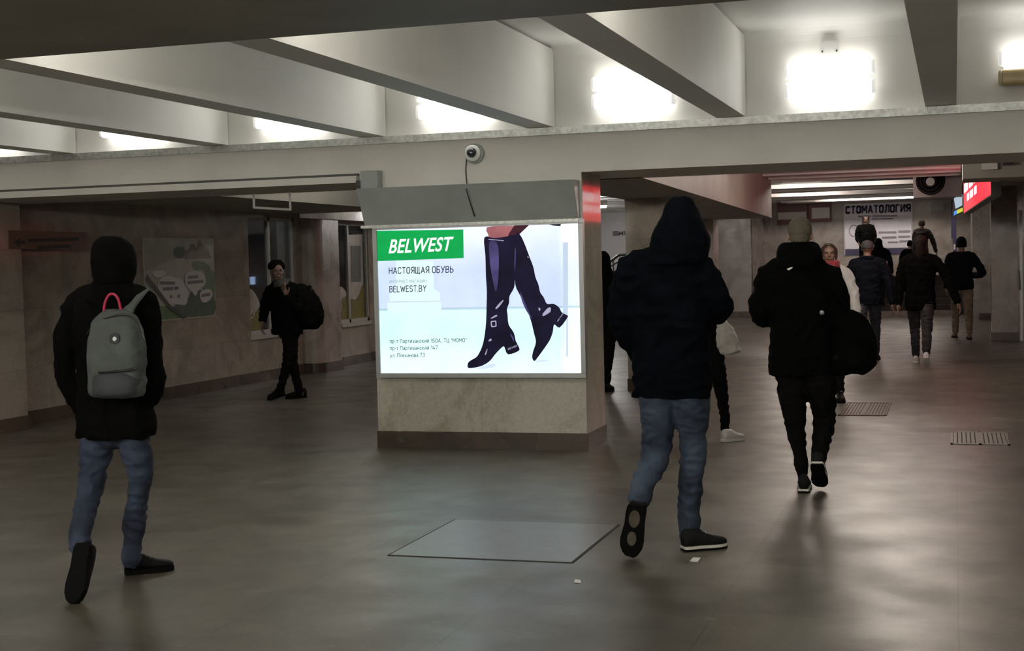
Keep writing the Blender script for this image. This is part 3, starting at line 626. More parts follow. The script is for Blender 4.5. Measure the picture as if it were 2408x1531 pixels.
def stx(s_, x0, x1, yb0, yb1, ytop, m, **k): strokes('lettering', s_, at(*cr_((x0, yb0)), YS-.003), at(*cr_((x1, yb1)), YS-.003), at(*cr_((x0, ytop)), YS-.003), (0, -1, 0), m, pic, **k)
stx('НАСТОЯЩАЯ ОБУВЬ', 192, 636, 777, 767, 735, ink, pen=.13)
stx('ИНТЕРНЕТ МАГАЗИН', 195, 448, 841, 836, 822, ink3, pen=.11)
stx('BELWEST.BY', 196, 448, 904, 898, 864, ink, pen=.12)
stx('пр-т Партизанский 150А, ТЦ "МОМО"', 198, 726, 1256, 1250, 1231, ink2, pen=.13)
stx('пр-т Партизанский 147', 199, 527, 1305, 1301, 1280, ink2, pen=.13)
stx('ул. Плеханова 73', 200, 437, 1356, 1352, 1331, ink2, pen=.13)
bootm = em('print_boot', (.0075, .0055, .020), SCREEN, .5, 5)
art('printed_leg', [smooth_poly([(868, 455), (878, 505), (890, 530), (985, 535), (1075, 520), (1110, 470), (1130, 448), (1000, 445)], 2)], em('print_skin', (.33, .115, .125), SCREEN, .35, 4), 1)
art('printed_leg', [[(1010, 545), (1085, 512), (1160, 440), (1060, 440), (1020, 500)]], em('print_leg_shade', (.045, .012, .02), SCREEN, .3, 4), 2)
art('printed_hem', [[(1255, 428), (1382, 424), (1378, 447), (1330, 444), (1300, 436)]], em('print_black', (.012, .012, .02), SCREEN), 2)
art('printed_boot', [smooth_poly([(1070, 505), (1100, 510), (1130, 570), (1160, 650), (1190, 730), (1205, 800), (1225, 850), (1238, 905), (1262, 940), (1285, 985), (1330, 985), (1368, 1010), (1388, 1045), (1420, 1062), (1428, 1078), (1372, 1150), (1335, 1128), (1325, 1180), (1305, 1235), (1262, 1300), (1225, 1350), (1198, 1382), (1182, 1355), (1190, 1310), (1208, 1250), (1195, 1190), (1170, 1090), (1130, 990), (1095, 920), (1065, 850), (1060, 700)], 3)], bootm, 3)
art('printed_boot', [smooth_poly([(851, 525), (920, 530), (1000, 520), (1072, 512), (1075, 600), (1068, 700), (1062, 790), (1058, 870), (1026, 930), (1022, 980), (1008, 1020), (1012, 1060), (1020, 1130), (1055, 1185), (1068, 1240), (1088, 1280), (1090, 1310), (1015, 1335), (990, 1285), (975, 1285), (930, 1330), (890, 1380), (840, 1412), (780, 1428), (738, 1428), (738, 1395), (760, 1375), (800, 1350), (832, 1290), (850, 1220), (862, 1120), (866, 1000), (868, 900), (862, 800), (858, 650)], 3)], bootm, 4)
hl = em('print_sheen', (.055, .045, .13), SCREEN, .45, 6); hl2 = em('print_glint', (.34, .33, .46), SCREEN, .2, 6)
art('printed_sheen', [smooth_poly([(885, 560), (930, 556), (950, 620), (948, 800), (930, 900), (905, 800), (890, 700)]), smooth_poly([(1064, 600), (1070, 620), (1064, 760), (1058, 700)]), smooth_poly([(1100, 900), (1125, 960), (1160, 1040), (1180, 1090), (1140, 1030), (1110, 960)]), smooth_poly([(1030, 1190), (1050, 1215), (1058, 1250), (1045, 1230)])], hl, 5)
art('printed_glint', [smooth_poly([(928, 1015), (960, 975), (985, 958), (970, 985), (940, 1018)]), smooth_poly([(895, 1085), (930, 1062), (940, 1070), (910, 1085)]), smooth_poly([(880, 1240), (895, 1225), (902, 1238), (885, 1245)]), smooth_poly([(1255, 1055), (1290, 1015), (1310, 1012), (1308, 1040), (1280, 1060), (1258, 1070)]), smooth_poly([(855, 1335), (868, 1300), (872, 1302), (862, 1338)]), [(880, 535), (985, 545), (985, 551), (880, 541)], [(1148, 655), (1158, 660), (1160, 668), (1150, 664)], [(1225, 1010), (1240, 1018), (1236, 1035), (1228, 1030)]], hl2, 6)
bk = []
for (a0, b0), (a1, b1) in (((898, 1108), (930, 1104)), ((930, 1104), (932, 1140)), ((932, 1140), (902, 1144)), ((902, 1144), (898, 1108))):
    dx, dy = a1-a0, b1-b0; l = math.hypot(dx, dy); nx, ny = -dy/l*4, dx/l*4
    bk.append([(a0+nx, b0+ny), (a1+nx, b1+ny), (a1-nx, b1-ny), (a0-nx, b0-ny)])
art('printed_buckle', bk, hl2, 7)
txt('lettering', 'BELWEST', 1015, 1082, 1306, 1280, 1292, hl2, bold=.02)
txt('lettering', 'BELWEST', 1358, 1402, 1112, 1052, 1098, hl2, bold=.02)
art('printed_shadow', [smooth_poly([(800, 1432), (900, 1400), (930, 1410), (900, 1428), (840, 1436)]), smooth_poly([(1200, 1384), (1260, 1372), (1300, 1378), (1240, 1388)])], em('print_shadow', (.60, .70, .82), SCREEN), 2)
# sloping sheet canopy above it
cp = [(-4.925, 11.5, 2.275), (-4.925, 11.30, 2.275), (-4.925, 11.455, 1.955), (-4.925, 11.5, 1.955)]
e = empty('canopy', (-3.97, 11.5, 1.955), 'grey sheet metal hood sloping in above the lit boot advert', 'metal hood')
obj('sheet', prism(cp, (1.935, 0, 0)), canopy_m, e)
obj('lip', box(-4.94, -2.98, 11.40, 11.5, 1.932, 1.957), strip_m, e, bevel=.003)
# dome camera with its lead
cc = V((at(1117, 362, YP).x, 11.5, at(1117, 362, YP).z))
e = empty('dome_camera', cc, 'small round white dome security camera on the fascia above the hood', 'security camera')
bm = disc(cc, (0, -1, 0), .085, .025); obj('base', bm, boxgrey, e, True)
bm = disc(cc+V((-.008, -.024, .005)), (0, -1, 0), .07, .03); obj('shell', bm, white_pl, e, True)
bm = bmesh.new(); ell(bm, cc+V((-.012, -.052, .008)), .045, .045, .045); obj('lens', bm, dark_glass, e, True)
bm = bmesh.new(); tube(bm, [(at(1098, 372, 11.48), .005), (at(1095, 400, 11.485), .005), (at(1098, 436, 11.485), .005), (at(1097, 443, 11.40), .005), (at(1097, 448, 11.285), .005), (at(1106, 478, 11.37), .006), (at(1116, 508, 11.42), .007)], 8)
obj('lead', bm, cable_m, e, True)
# grey junction box, its stub
e = empty('junction_box', (-4.89, 11.5, 2.25), 'grey square junction box at the corner beside the metal hood', 'junction box')
j0, j1 = at(850, 425, 11.40), at(889, 425, 11.40)
obj('body', box(j0.x, j1.x, 11.38, 11.5, at(868, 449, 11.38).z, at(868, 401, 11.38).z), boxgrey, e, bevel=.012)
obj('gland', box(j0.x-.05, j0.x, 11.39, 11.44, 2.30, 2.35), black_pl, e, bevel=.004)
# empty hanging sign frame in the left passage
e = empty('sign_frame', at(638, 455, 12.6), 'empty rectangular metal frame hanging under the dark ceiling at left', 'sign frame')
a, b_, c, d = at(597, 452, 12.6), at(681, 452, 12.6), at(683, 493, 12.6), at(597, 488, 12.6)
bm = bmesh.new()
for p, q in ((a, d), (d, c), (c, b_)): tube(bm, [(p+(V((0, 0, .03)) if p in (a,) else V((0, 0, 0))), .012), (q+(V((0, 0, .03)) if q is b_ else V((0, 0, 0))), .012)], 8)
obj('frame', bm, white_pl, e)

# ---------------------------------------------------------------- left wall: signs, poster, windows
brown_pl = mat('brown_sign', (.115, .055, .028), .35, var=.15)
e = empty('arrow_sign', (-9.2, 12.8, 1.86), 'brown direction plate with a left arrow high on the left wall', 'direction sign')
XS = -9.19; q = lambda x, y, X=XS: atX(x, y, X)
y0, y1 = q(22, 570).y, q(205, 570).y
e.location = (XS, y0, 1.87)
obj('plate', box(-9.45, XS, y0, y1, 1.87, 2.06), brown_pl, e)
ink_d = mat('sign_ink', (.01, .009, .008), .5, var=.1)
def onX(name, P, X, m, parent, th=.004): return obj(name, prism([V((X, p.y, p.z)) for p in P], (th, 0, 0)), m, parent)
onX('arrow', [q(35, 571), (q(47, 560)), q(47, 567), q(58, 566), q(58, 573), q(47, 574), q(47, 581)], XS, ink_d, e)
for (x0, x1, y) in ((66, 92, 566), (95, 118, 565), (121, 150, 564), (153, 186, 563), (88, 118, 582), (121, 166, 580)):
    onX('lettering', [q(x0, y-4), q(x1, y-5), q(x1, y+3), q(x0, y+4)], XS, ink_d, e, .003)
# food poster
XQ = WL+.012
e = empty('wall_poster', (WL, 15.2, 1.0), 'green and white food poster with speech bubbles on the left wall', 'poster')
q = lambda x, y: atX(x, y, XQ)
P_pale = mat('poster_pale', (.30, .31, .25), .5, var=.15, vscale=3); P_green = mat('poster_green', (.055, .12, .035), .5, var=.35, vscale=5)
P_dk = mat('poster_dark_green', (.02, .055, .02), .5, var=.3); P_wh = mat('poster_white', (.46, .46, .45), .5, var=.04); P_ink = mat('poster_ink', (.09, .09, .09), .5, var=.2); P_br = mat('poster_brown', (.12, .09, .035), .5, var=.3)
zc0, zc1 = q(420, 752).z, q(420, 560).z; yy0, yy1 = q(340, 650).y, q(505, 650).y
obj('sheet', box(WL, XQ, yy0, yy1, zc0, zc1), P_pale, e)
K8 = 260/1327
def c8(x, y): v = q(300+x*K8, 480+y*K8); v.y = min(max(v.y, yy0), yy1); v.z = min(max(v.z, zc0), zc1); return v
def pp8(name, poly, m, lay, sm=True): onX(name, [c8(*p) for p in (smooth_poly(poly, 3) if sm else poly)], XQ+.001*lay, m, e, .0008)
pp8('printed_grass', [(380, 1390), (1040, 1330), (1045, 820), (960, 780), (900, 900), (900, 1040), (700, 1130), (600, 1240), (380, 1220)], P_green, 1, False)
pp8('printed_grass', [(720, 1150), (760, 1060), (860, 1030), (1035, 1120), (1035, 1320), (640, 1340), (560, 1220)], P_dk, 2)
pp8('printed_bubble', [(370, 920), (460, 860), (560, 880), (640, 900), (680, 960), (730, 1060), (720, 1130), (690, 1210), (560, 1200), (480, 1220), (420, 1150), (370, 1040)], P_wh, 3)
pp8('printed_bubble', [(690, 850), (770, 800), (880, 810), (930, 880), (925, 970), (850, 1030), (810, 1100), (770, 1050), (700, 980)], P_wh, 4)
pp8('printed_bubble', [(870, 1060), (930, 1020), (1000, 1030), (1015, 1090), (985, 1150), (910, 1185), (870, 1130)], P_wh, 4)
for a in ((380, 560, 945, 950), (720, 840, 880, 870), (715, 905, 945, 925), (420, 545, 1020, 1015), (560, 605, 1010, 1005), (505, 530, 1110, 1110), (600, 625, 1105, 1105), (885, 990, 1100, 1080)):
    x0, x1, ya, yb = a; pp8('lettering', [(x0, ya-18), (x1, yb-18), (x1, yb+18), (x0, ya+18)], P_ink, 6, False)
pp8('printed_trees', [(690, 660), (700, 560), (740, 560), (760, 480), (800, 480), (830, 560), (860, 430), (900, 500), (960, 530), (1000, 650)], P_br, 2, False)
pp8('printed_leaves', [(780, 700), (900, 690), (990, 760), (960, 810), (880, 780), (820, 800)], P_green, 2)
pp8('printed_leaves', [(560, 530), (670, 520), (670, 640), (580, 640)], P_dk, 2)
pp8('printed_plate', [(300, 810), (450, 800), (440, 860), (340, 880)], P_wh, 2)
onX('printed_pen', [q(345, 645), q(352, 655), q(395, 712), q(402, 720), q(437, 745), q(431, 750), q(396, 726), q(344, 660)], XQ+.008, ink_d, e, .001)
# shop windows
wfr = mat('window_frame_white', (.42, .42, .39), .45, var=.06)
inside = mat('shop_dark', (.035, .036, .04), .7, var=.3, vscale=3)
deco_w = mat('decal_white', (.40, .38, .34), .5, var=.2); deco_g = mat('decal_olive', (.16, .14, .015), .5, var=.35, vscale=12); deco_d = mat('decal_dark', (.03, .028, .02), .5, var=.3)
shop_l = mat('shop_screen', (.1, .1, .1), .5, emit=(.45, .62, .95), es=.5)
shop_l2 = mat('shop_glow', (.12, .13, .14), .6, emit=(.5, .6, .75), es=.035)
def window(n, y0, y1, z0, z1, muls):
    nm = 'window_%d' % n
    f = bmesh.new(); t_ = .05
    for a in ((y0, y1, z0, z0+.09), (y0, y1, z1-.04, z1), (y0, y0+.02, z0, z1), (y1-t_, y1, z0, z1)): box(WL-.08, WL-.02, *a, f)
    for ym in muls: box(WL-.08, WL-.02, ym-.03, ym+.03, z0, z1, f)
    fr = struct(nm, f, wfr)
    g_ = obj('glass', box(WL-.055, WL-.05, y0, y1, z0, z1), glass_m, fr)
    obj('sill', box(WL-.08, WL+.03, y0-.01, y1+.01, z0-.03, z0+.03), wfr, fr)
    # shop room behind the pane
    bm = bmesh.new()
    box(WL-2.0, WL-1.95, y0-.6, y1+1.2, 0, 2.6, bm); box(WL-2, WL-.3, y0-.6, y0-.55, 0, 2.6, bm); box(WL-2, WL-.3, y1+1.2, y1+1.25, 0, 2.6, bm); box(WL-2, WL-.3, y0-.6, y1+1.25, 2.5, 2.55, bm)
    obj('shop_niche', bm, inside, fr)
    return fr
w1 = window(1, *W1, [18.52]); w2 = window(2, *W2, [21.32])
qd = lambda x, y: atX(x, y, WL-.045)
K1 = 360/1021
def c1(x, y): return qd(540+x*K1, 420+y*K1)
def dec(name, poly, m, fr, lay=0, sm=True): onX(name, [c1(*p) for p in (smooth_poly(poly, 3) if sm else poly)], WL-.048+.002*lay, m, fr, .0008)
def ringdec(cx0, cy0, rx, ry, fr):
    P = [(cx0+rx*math.cos(t), cy0+ry*math.sin(t)) for t in [2*PI*i/20 for i in range(20)]]
    Q = [(cx0+rx*.7*math.cos(t), cy0+ry*.78*math.sin(t)) for t in [2*PI*i/20 for i in range(20)]]
    bm = bmesh.new()
    for i in range(20):
        j = (i+1) % 20
        vs = [bm.verts.new(V((WL-.044, *c1(*p)[1:]))) for p in (P[i], P[j], Q[j], Q[i])]; bm.faces.new(vs)
    obj('decal_ring', bm, deco_w, fr)
dec('decal_hill', [(128, 1020), (126, 950), (150, 900), (190, 880), (222, 860), (228, 1010)], deco_g, w1, 1, False)
dec('decal_hill', [(128, 900), (128, 760), (150, 740), (190, 800), (200, 860), (150, 910)], deco_w, w1)
ringdec(140, 790, 20, 40, w1); ringdec(145, 890, 24, 45, w1)
dec('decal_hill', [(722, 950), (724, 850), (760, 790), (785, 790), (790, 940)], deco_g, w2, 1, False)
dec('decal_hill', [(805, 940), (802, 800), (850, 810), (885, 710), (898, 720), (902, 932)], deco_g, w2, 1, False)
dec('decal_hill', [(800, 800), (788, 700), (790, 375), (885, 372), (893, 720), (850, 800), (820, 830)], deco_w, w2, 0, False)
dec('notice', [(808, 448), (872, 448), (876, 688), (812, 690)], mat('notice_grey', (.09, .09, .085), .6, var=.3, vscale=20), w2, 2, False)
dec('decal_hill', [(718, 780), (740, 720), (780, 760), (770, 800), (740, 830)], deco_w, w2)
dec('transom_panel', [(792, 302), (885, 302), (887, 366), (792, 366)], dark_m, w2, 2, False)
ringdec(730, 850, 18, 45, w2)
# things seen inside the first shop
def inshop(x0, x1, y0, y1, m, name, label, cat, d=1.2):
    a = atX(x0, y0, WL-d); b_ = atX(x1, y1, WL-d)
    o = obj(name, box(WL-d-.03, WL-d, a.y, b_.y, b_.z, a.z), m); tag(o, label, cat)
    return o
o = inshop(591, 618, 651, 668, shop_l, 'screen', 'small bluish screen glowing inside the left shop window', 'screen')
# tall glowing pieces of shop interior: shelves
e = empty('shelf_rack', (WL-1.5, 18.2, 0), 'dim shelving rack inside the left shop window', 'shelf')
for z in (.5, 1.0, 1.45, 1.9, 2.3): obj('shelf', box(WL-1.75, WL-1.4, 17.6, 20.3, z, z+.03), wfr, e)
for y in (17.6, 18.9, 20.27): obj('post', box(WL-1.45, WL-1.4, y, y+.03, 0, 2.4), wfr, e)
hang(WL-1.0, 18.6, 2.35, mat('shop_tube_lit', (.8, .8, .8), .4, emit=(.75, .88, 1), es=14), .5, 'small tube lamp inside the left shop window', 'shop lamps')
hang(WL-1.0, 21.6, 2.35, mat('shop_tube_lit', (.8, .8, .8), .4, emit=(.9, .88, .8), es=10), .5, 'small tube lamp inside the right shop window', 'shop lamps')

# ---------------------------------------------------------------- far hall: boards, signs, stairs
wboard = mat('board_white', (.80, .80, .88), .5, var=.04); navy = mat('board_navy', (.035, .03, .10), .5, var=.1); greyink = mat('board_grey_ink', (.26, .25, .31), .5, var=.1)
def q41(x, y, Y=40.93): return at(x, y, Y)
a, b_ = q41(1986, 480), q41(2144, 596)
zb = q41(2100, 583).z
e = empty('dentist_board', (a.x, 41, b_.z), 'large white dentistry board with navy letters on the far wall above the stairs', 'billboard')
obj('panel', box(a.x, b_.x, 40.95, 41, zb, a.z), wboard, e)
obj('strip', box(a.x, b_.x, 40.94, 41, b_.z, zb-.02), navy, e)
obj('frame', box(a.x-.03, a.x, 40.93, 41, b_.z, a.z), alu, e); obj('frame', box(b_.x, b_.x+.03, 40.93, 41, b_.z, a.z), alu, e)
strokes('lettering', 'СТОМАТОЛОГИЯ', q41(1990, 502), q41(2140, 497), q41(1990, 486), (0, -1, 0), navy, e, pen=.23, gap=.2)
for (x0, x1, y, h) in ((2018, 2048, 509, 2), (2052, 2110, 508, 2), (2050, 2100, 515, 1.5), (2066, 2108, 547, 2.5), (2112, 2141, 545, 3), (2074, 2108, 559, 2.5), (2112, 2141, 557, 2.5), (2088, 2112, 570, 2), (2115, 2138, 568, 2.5)):
    p = [q41(x0, y-h), q41(x1, y-h-.7), q41(x1, y+h-.7), q41(x0, y+h)]; obj('lettering', prism([V((v.x, 40.945, v.z)) for v in p], (0, -.004, 0)), greyink, e)
bm = bmesh.new(); c_ = q41(2008, 543)
for i in range(24):
    t0, t1 = 2*PI*i/24, 2*PI*(i+1)/24
    bm.faces.new([bm.verts.new((c_.x+r*math.cos(t), 40.944, c_.z+r*1.25*math.sin(t))) for r, t in ((.14, t0), (.14, t1), (.115, t1), (.115, t0))])
obj('logo', bm, greyink, e)
redm = mat('red_panel', (.13, .022, .020), .4, var=.15)
def cabinet(x0, x1, y0, y1, inner, label):
    a, b_ = at(x0, y0, 40.9), at(x1, y1, 40.9)
    e = empty('notice_cabinet', (a.x, 41, b_.z), label, 'notice board')
    obj('case', box(a.x, b_.x, 40.88, 40.995, b_.z, a.z), redm, e, bevel=.01)
    c0, c1_ = at(inner[0], inner[2], 40.9), at(inner[1], inner[3], 40.9)
    obj('sheet', box(c0.x, c1_.x, 40.865, 40.89, c1_.z, c0.z), paper_m, e)
cabinet(1827, 1900, 476, 526, (1829, 1896, 500, 515), 'wide dark red notice cabinet with a pale strip on the far wall')
cabinet(1901, 1954, 474, 521, (1909, 1951, 489, 513), 'smaller dark red notice cabinet with a white sheet beside the dentistry board')
o = obj('cable_box', box(-.62, -.28, 40.7, 41, 2.72, 2.95), boxgrey, None, bevel=.01); tag(o, 'grey box at the top of the far wall left of the blue banner', 'wall box')
# dark vertical banner at the far right of the wall
a, b_ = at(2236, 470, 40.4), at(2250, 626, 40.4)
e = empty('vertical_banner', (a.x, 40.5, b_.z), 'dark blue vertical banner hanging at the end of the far wall', 'banner')
obj('panel', box(a.x, b_.x, 40.38, 40.43, b_.z, a.z), navy, e); obj('mark', box(a.x+.06, a.x+.1, 40.37, 40.385, b_.z+.45, b_.z+.6), paper_m, e)
obj('hanger', box(b_.x-.02, b_.x, 40.42, 40.46, b_.z, 3.1), alu, e)
obj('bottom_bar', box(a.x-.02, b_.x+.03, 40.36, 40.45, b_.z-.03, b_.z), white_pl, e)
# red shop sign along the right side
red_e = mat('red_lit', (.3, .01, .02), .4, emit=(1, .016, .035), es=1.6); wh_e = mat('white_lit', (.5, .5, .5), .4, emit=(1, .9, .92), es=1.7)
s0, s1 = V((.25, 24.3, 2.31)), V((.44, 18.7, 2.31))
s2 = V((.17, 27.3, 2.31))
dirS = (s1-s2); L_ = dirS.length; dirS.normalize(); nS = V((-1, dirS.x/dirS.y if dirS.y else 0, 0)).normalized()
nS = V((-dirS.y, dirS.x, 0)).normalized(); nS = nS if nS.x < 0 else -nS
e = empty('red_shop_sign', s2, 'long lit red shop sign with white letters high on the right side', 'illuminated sign')
obj('case', prism([s2-nS*.12+V((0, 0, -.02)), s1-nS*.12+V((0, 0, -.02)), s1+V((0, 0, -.02)), s2+V((0, 0, -.02))], (0, 0, .66)), black_pl, e)
def onS(u0, u1, v0, v1, off, m, name, th=.004):
    P = [s2+dirS*u0+V((0, 0, v0)), s2+dirS*u1+V((0, 0, v0)), s2+dirS*u1+V((0, 0, v1)), s2+dirS*u0+V((0, 0, v1))]
    return obj(name, prism([p+nS*off for p in P], nS*th), m, e)
onS(0, L_, 0, .62, .0, red_e, 'lit_face')
rs_ = random.Random(3); u = .5; k = 0
while u < L_-.5:
    wd = (.34, .26, .4, .3)[k % 4]
    wd *= rs_.uniform(.7, 1.1)
    if k % 5 != 4: onS(u, u+wd, .34, .50, .006, wh_e, 'lettering')
    if 2 < k < 12 and k % 4 != 1: onS(u, u+wd*.9, .16, .28, .006, wh_e, 'lettering')
    u += wd+.1; k += 1
# small blue and yellow lit sign behind it
bl = [mat('blue_lit', (.05, .2, .5), .4, emit=(.06, .30, .9), es=.9), mat('yellow_lit', (.5, .5, .05), .4, emit=(.6, .62, .05), es=.9), mat('icewhite_lit', (.5, .5, .5), .4, emit=(.42, .55, .68), es=.8)]
e = empty('blue_sign', at(2252, 505, 31), 'small lit blue and yellow sign beside the red sign', 'illuminated sign')
def sq(P, m, name, dy=0): return obj(name, prism([at(x, y, 31-dy) for x, y in P], (0, .03, 0)), m, e)
sq([(2240, 466), (2268, 452), (2268, 500), (2240, 512)], black_pl, 'case')
sq([(2243, 466), (2263, 457), (2263, 483), (2247, 491)], bl[2], 'lit_face', .04); sq([(2243, 498), (2250, 494), (2250, 503), (2243, 507)], bl[0], 'lit_face', .04); sq([(2250, 494), (2264, 488), (2264, 497), (2250, 503)], bl[1], 'lit_face', .04)
pb = at(2266, 455, 31); obj('bracket', box(pb.x-.03, pb.x+.0, 31.0, 31.03, pb.z, 3.4), black_pl, e)
# air conditioner under the ceiling
a, b_ = at(2147, 411, 29.6), at(2262, 461, 29.6)
e = empty('fan_unit', (a.x, 29.6, b_.z), 'pale air conditioning unit with a dark round fan under the slatted ceiling', 'air conditioner')
obj('case', box(a.x, b_.x, 29.6, 30.1, b_.z, a.z+.1), mat('ac_case', (.42, .36, .36), .5, var=.05), e, bevel=.02)
c_ = at(2188, 425, 29.58)
bm = disc(c_, (0, -1, 0), .285, .03); g1 = obj('fan_grille', bm, mat('ac_grille', (.012, .008, .009), .9, var=.2, spec=.1), e)
bm = disc(c_+V((0, -.06, -.02)), (0, -1, 0), .085, .02); obj('hub', bm, white_pl, g1)
bm = bmesh.new()
for r in (.12, .19, .26):
    tube(bm, [(c_+V((r*math.cos(2*PI*i/24), -.035, r*math.sin(2*PI*i/24))), .004) for i in range(25)], 6, False, 1, False)
obj('wire', bm, black_pl, g1)
# dark box and small light above the red sign
o = obj('loudspeaker', box(.53, .64, 16.85, 17.0, 2.56, 2.70), black_pl, bevel=.01); tag(o, 'black box on the cross beam above the red sign', 'loudspeaker')
o = obj('ceiling_vent', box(.30, .47, 16.9, 17.0, 2.52, 2.72), paint); tag(o, 'pale duct end on the cross beam left of the black box', 'duct')
# glass shop door at the right edge
e = struct('door_1', box(1.09, 1.14, 26.5, 26.56, 0, 2.3), alu)
obj('leaf', box(1.14, 1.58, 26.52, 26.54, .05, 2.28), glass_m, e)
bm = bmesh.new(); tube(bm, [(at(2395, 638, 26.4), .02), (at(2397, 680, 26.4), .02)], 8); obj('handle', bm, steel, e)
# stairs up to the landing
step_m = mat('step_stone', (.028, .019, .014), .6, var=.3, vscale=6, spec=.3)
steps = 7; zl = 1.0; ys = 36.9; run = .33
for i in range(steps):
    struct('floor_step', box(-3.3, .0, ys+i*run, ys+(i+1)*run+.02, 0, zl*(i+1)/steps), step_m if i else mat('step_edge', (.16, .12, .10), .4, var=.2), 'granite step of the far staircase')
struct('floor_landing', box(-4.55, .42, ys+steps*run, 41, 0, zl), granite)
#struct('wall_stairs', box(-4.55, -3.3, 38.2, 38.5, 0, 1.15), marble_far)
o = obj('handrail', bmesh.new(), None); bpy.data.objects.remove(o)
bm = bmesh.new(); tube(bm, [((-.05, 36.9, .95), .025), ((-.05, 39.2, 1.95), .025)], 8)
for i in range(3): y = 37.1+i*.95; tube(bm, [((-.05, y, .1+(y-36.9)*.43), .018), ((-.05, y, .95+(y-36.9)*.43), .018)], 8)
o = obj('handrail', bm, steel); tag(o, 'steel handrail beside the far stairs', 'handrail')
# bright far corner left of the column: sign and stair rail
lettering_parent = empty('shop_name', at(1441, 553, 35.98), 'black shop lettering on the white wall seen between pillar and column', 'wall lettering')
lettering('lettering', 'MPF', at(1454, 554, 35.98), at(1484, 552, 35.98), at(1454, 544, 35.98), (0, -1, 0), black_pl, lettering_parent, bold=.02)
a, b_ = at(1441, 544, 35.97), at(1453, 554, 35.97)
for i in range(3):
    z0_ = b_.z+(a.z-b_.z)*(i*.36); obj('mark', box(a.x, b_.x, 35.96, 36, z0_, z0_+(a.z-b_.z)*.28), black_pl, lettering_parent)
e = empty('stair_rail', at(1450, 640, 30), 'dark metal stair railing seen between the pillar and the hooded man', 'railing')
bm = bmesh.new(); tube(bm, [(at(1425, 622, 30), .03), (at(1455, 600, 30), .03), (at(1500, 596, 30), .03)], 8, smooth=False); obj('rail', bm, black_pl, e)
bm = bmesh.new(); tube(bm, [(at(1425, 632, 30), .02), (at(1460, 612, 30), .02), (at(1500, 606, 30), .02)], 8, smooth=False); obj('rail', bm, black_pl, e)
for x in (1430, 1442, 1455, 1470): 
    p = at(x, 612, 30); bm = bmesh.new(); tube(bm, [(V((p.x, 30, 0)), .016), (p, .016)], 8); obj('baluster', bm, black_pl, e)

# ---------------------------------------------------------------- people
def basis(fwd, up):
    f = V(fwd).normalized(); u = (V(up)-f*V(up).dot(f)).normalized(); return f, u, f.cross(u)
def shoe(parent, heel, toe, up, wd=.05, upper=shoe_bk, sole=sole_bk, mid=None, height=.085, name='shoe', patch=None):
    """heel and toe are points under the sole"""
    heel, toe = V(heel), V(toe); f, u, r = basis(toe-heel, up); L = (toe-heel).length
    prof = [(0, .62, .9), (.06, .78, 1), (.2, .82, 1.02), (.38, .80, .98), (.52, .90, .74), (.68, 1.0, .56), (.82, .95, .48), (.94, .68, .40), (1, .36, .30)]
    bm = bmesh.new(); rs = []
    n = 16
    for t_, w_, h_ in prof:
        a = wd*w_; h = height*h_; c = heel+f*(L*t_)+u*(.018+h*.5)
        rs.append([c+r*(a*.98*math.copysign(abs(math.cos(q))**.7, math.cos(q))*(1-.25*max(0, math.sin(q))))+u*(h*.5*math.copysign(abs(math.sin(q))**.8, math.sin(q))) for q in [2*PI*i/n for i in range(n)]])
    rings(bm, rs)
    so = obj(name, bm, upper, parent, True)
    def slab(z0, z1, g, m, nm, par):
        pts = []
        for t_, w_, h_ in prof: pts.append((t_, w_))
        side = [(heel+f*(L*(t_*(1+g*.02)-g*.01))+r*(wd*w_*(1.03+g*.02)) + u*z0) for t_, w_ in pts]+[(heel+f*(L*t_)-r*(wd*w_*(1.03+g*.02))+u*z0) for t_, w_ in pts[::-1]]
        return obj(nm, prism(side, u*(z1-z0)), m, par)
    slab(0, .012, 1, sole, 'sole', so)
    slab(.012, .026, 1, mid or sole, 'midsole', so)
    if patch:
        def oval(t0, t1, w_):
            c = heel+f*(L*(t0+t1)/2); return [c+f*(L*(t1-t0)/2*math.cos(q))+r*(wd*w_*math.sin(q))-u*.001 for q in [2*PI*i/18 for i in range(18)]]
        obj('tread', prism(oval(.08, .42, .5), -u*.002), patch, so); obj('tread', prism(oval(.5, .78, .42), -u*.002), patch, so)
    # laces
    bm = bmesh.new()
    for t_ in (.42, .5, .58):
        h = height*(1.02-(t_-.3)*1.35)+.014; c = heel+f*(L*t_)+u*h
        tube(bm, [(c-r*wd*.42, .003), (c+u*.006, .003), (c+r*wd*.42, .003)], 6)
    obj('laces', bm, mid or sole, so)
    return so
def hand(bm, wrist, d, palm_n, s=1.0, curl=.5, side=1):
    """palm and five fingers into bm; d = pointing direction, palm_n = direction the palm faces"""
    f, u, r = basis(d, palm_n); W = V(wrist); r = r*side
    tube(bm, [(W-f*.03*s, .024*s), (W+f*.02*s, .027*s), (W+f*.05*s, .028*s)], 10)
    for k_ in (-1.2, -.4, .4, 1.2): tube(bm, [(W+f*.02*s+r*(k_*.012*s), .014*s), (W+f*.085*s+r*(k_*.0185*s), .012*s)], 8)
    for k_, l in zip((-1.5, -.5, .5, 1.5), (.062, .075, .07, .055)):
        b0 = W+f*.088*s+r*(k_*.0185*s); a = 0; P = [(b0, .0098*s)]; p = b0
        for j, fr_ in enumerate((.45, .32, .23)):
            a += curl*(.6+.25*j); p = p+(f*math.cos(a)+u*math.sin(a))*(l*fr_*s*1.15); P.append((p, (.0092-.0008*j)*s))
        tube(bm, P, 8, k=2)
    tb = W+f*.02*s-r*.026*s
    tube(bm, [(tb, .0125*s), (tb+(f*.6-r*.6+u*.3).normalized()*.035*s, .011*s), (tb+(f*.85-r*.45+u*.5).normalized()*.062*s, .0095*s)], 8, k=2)
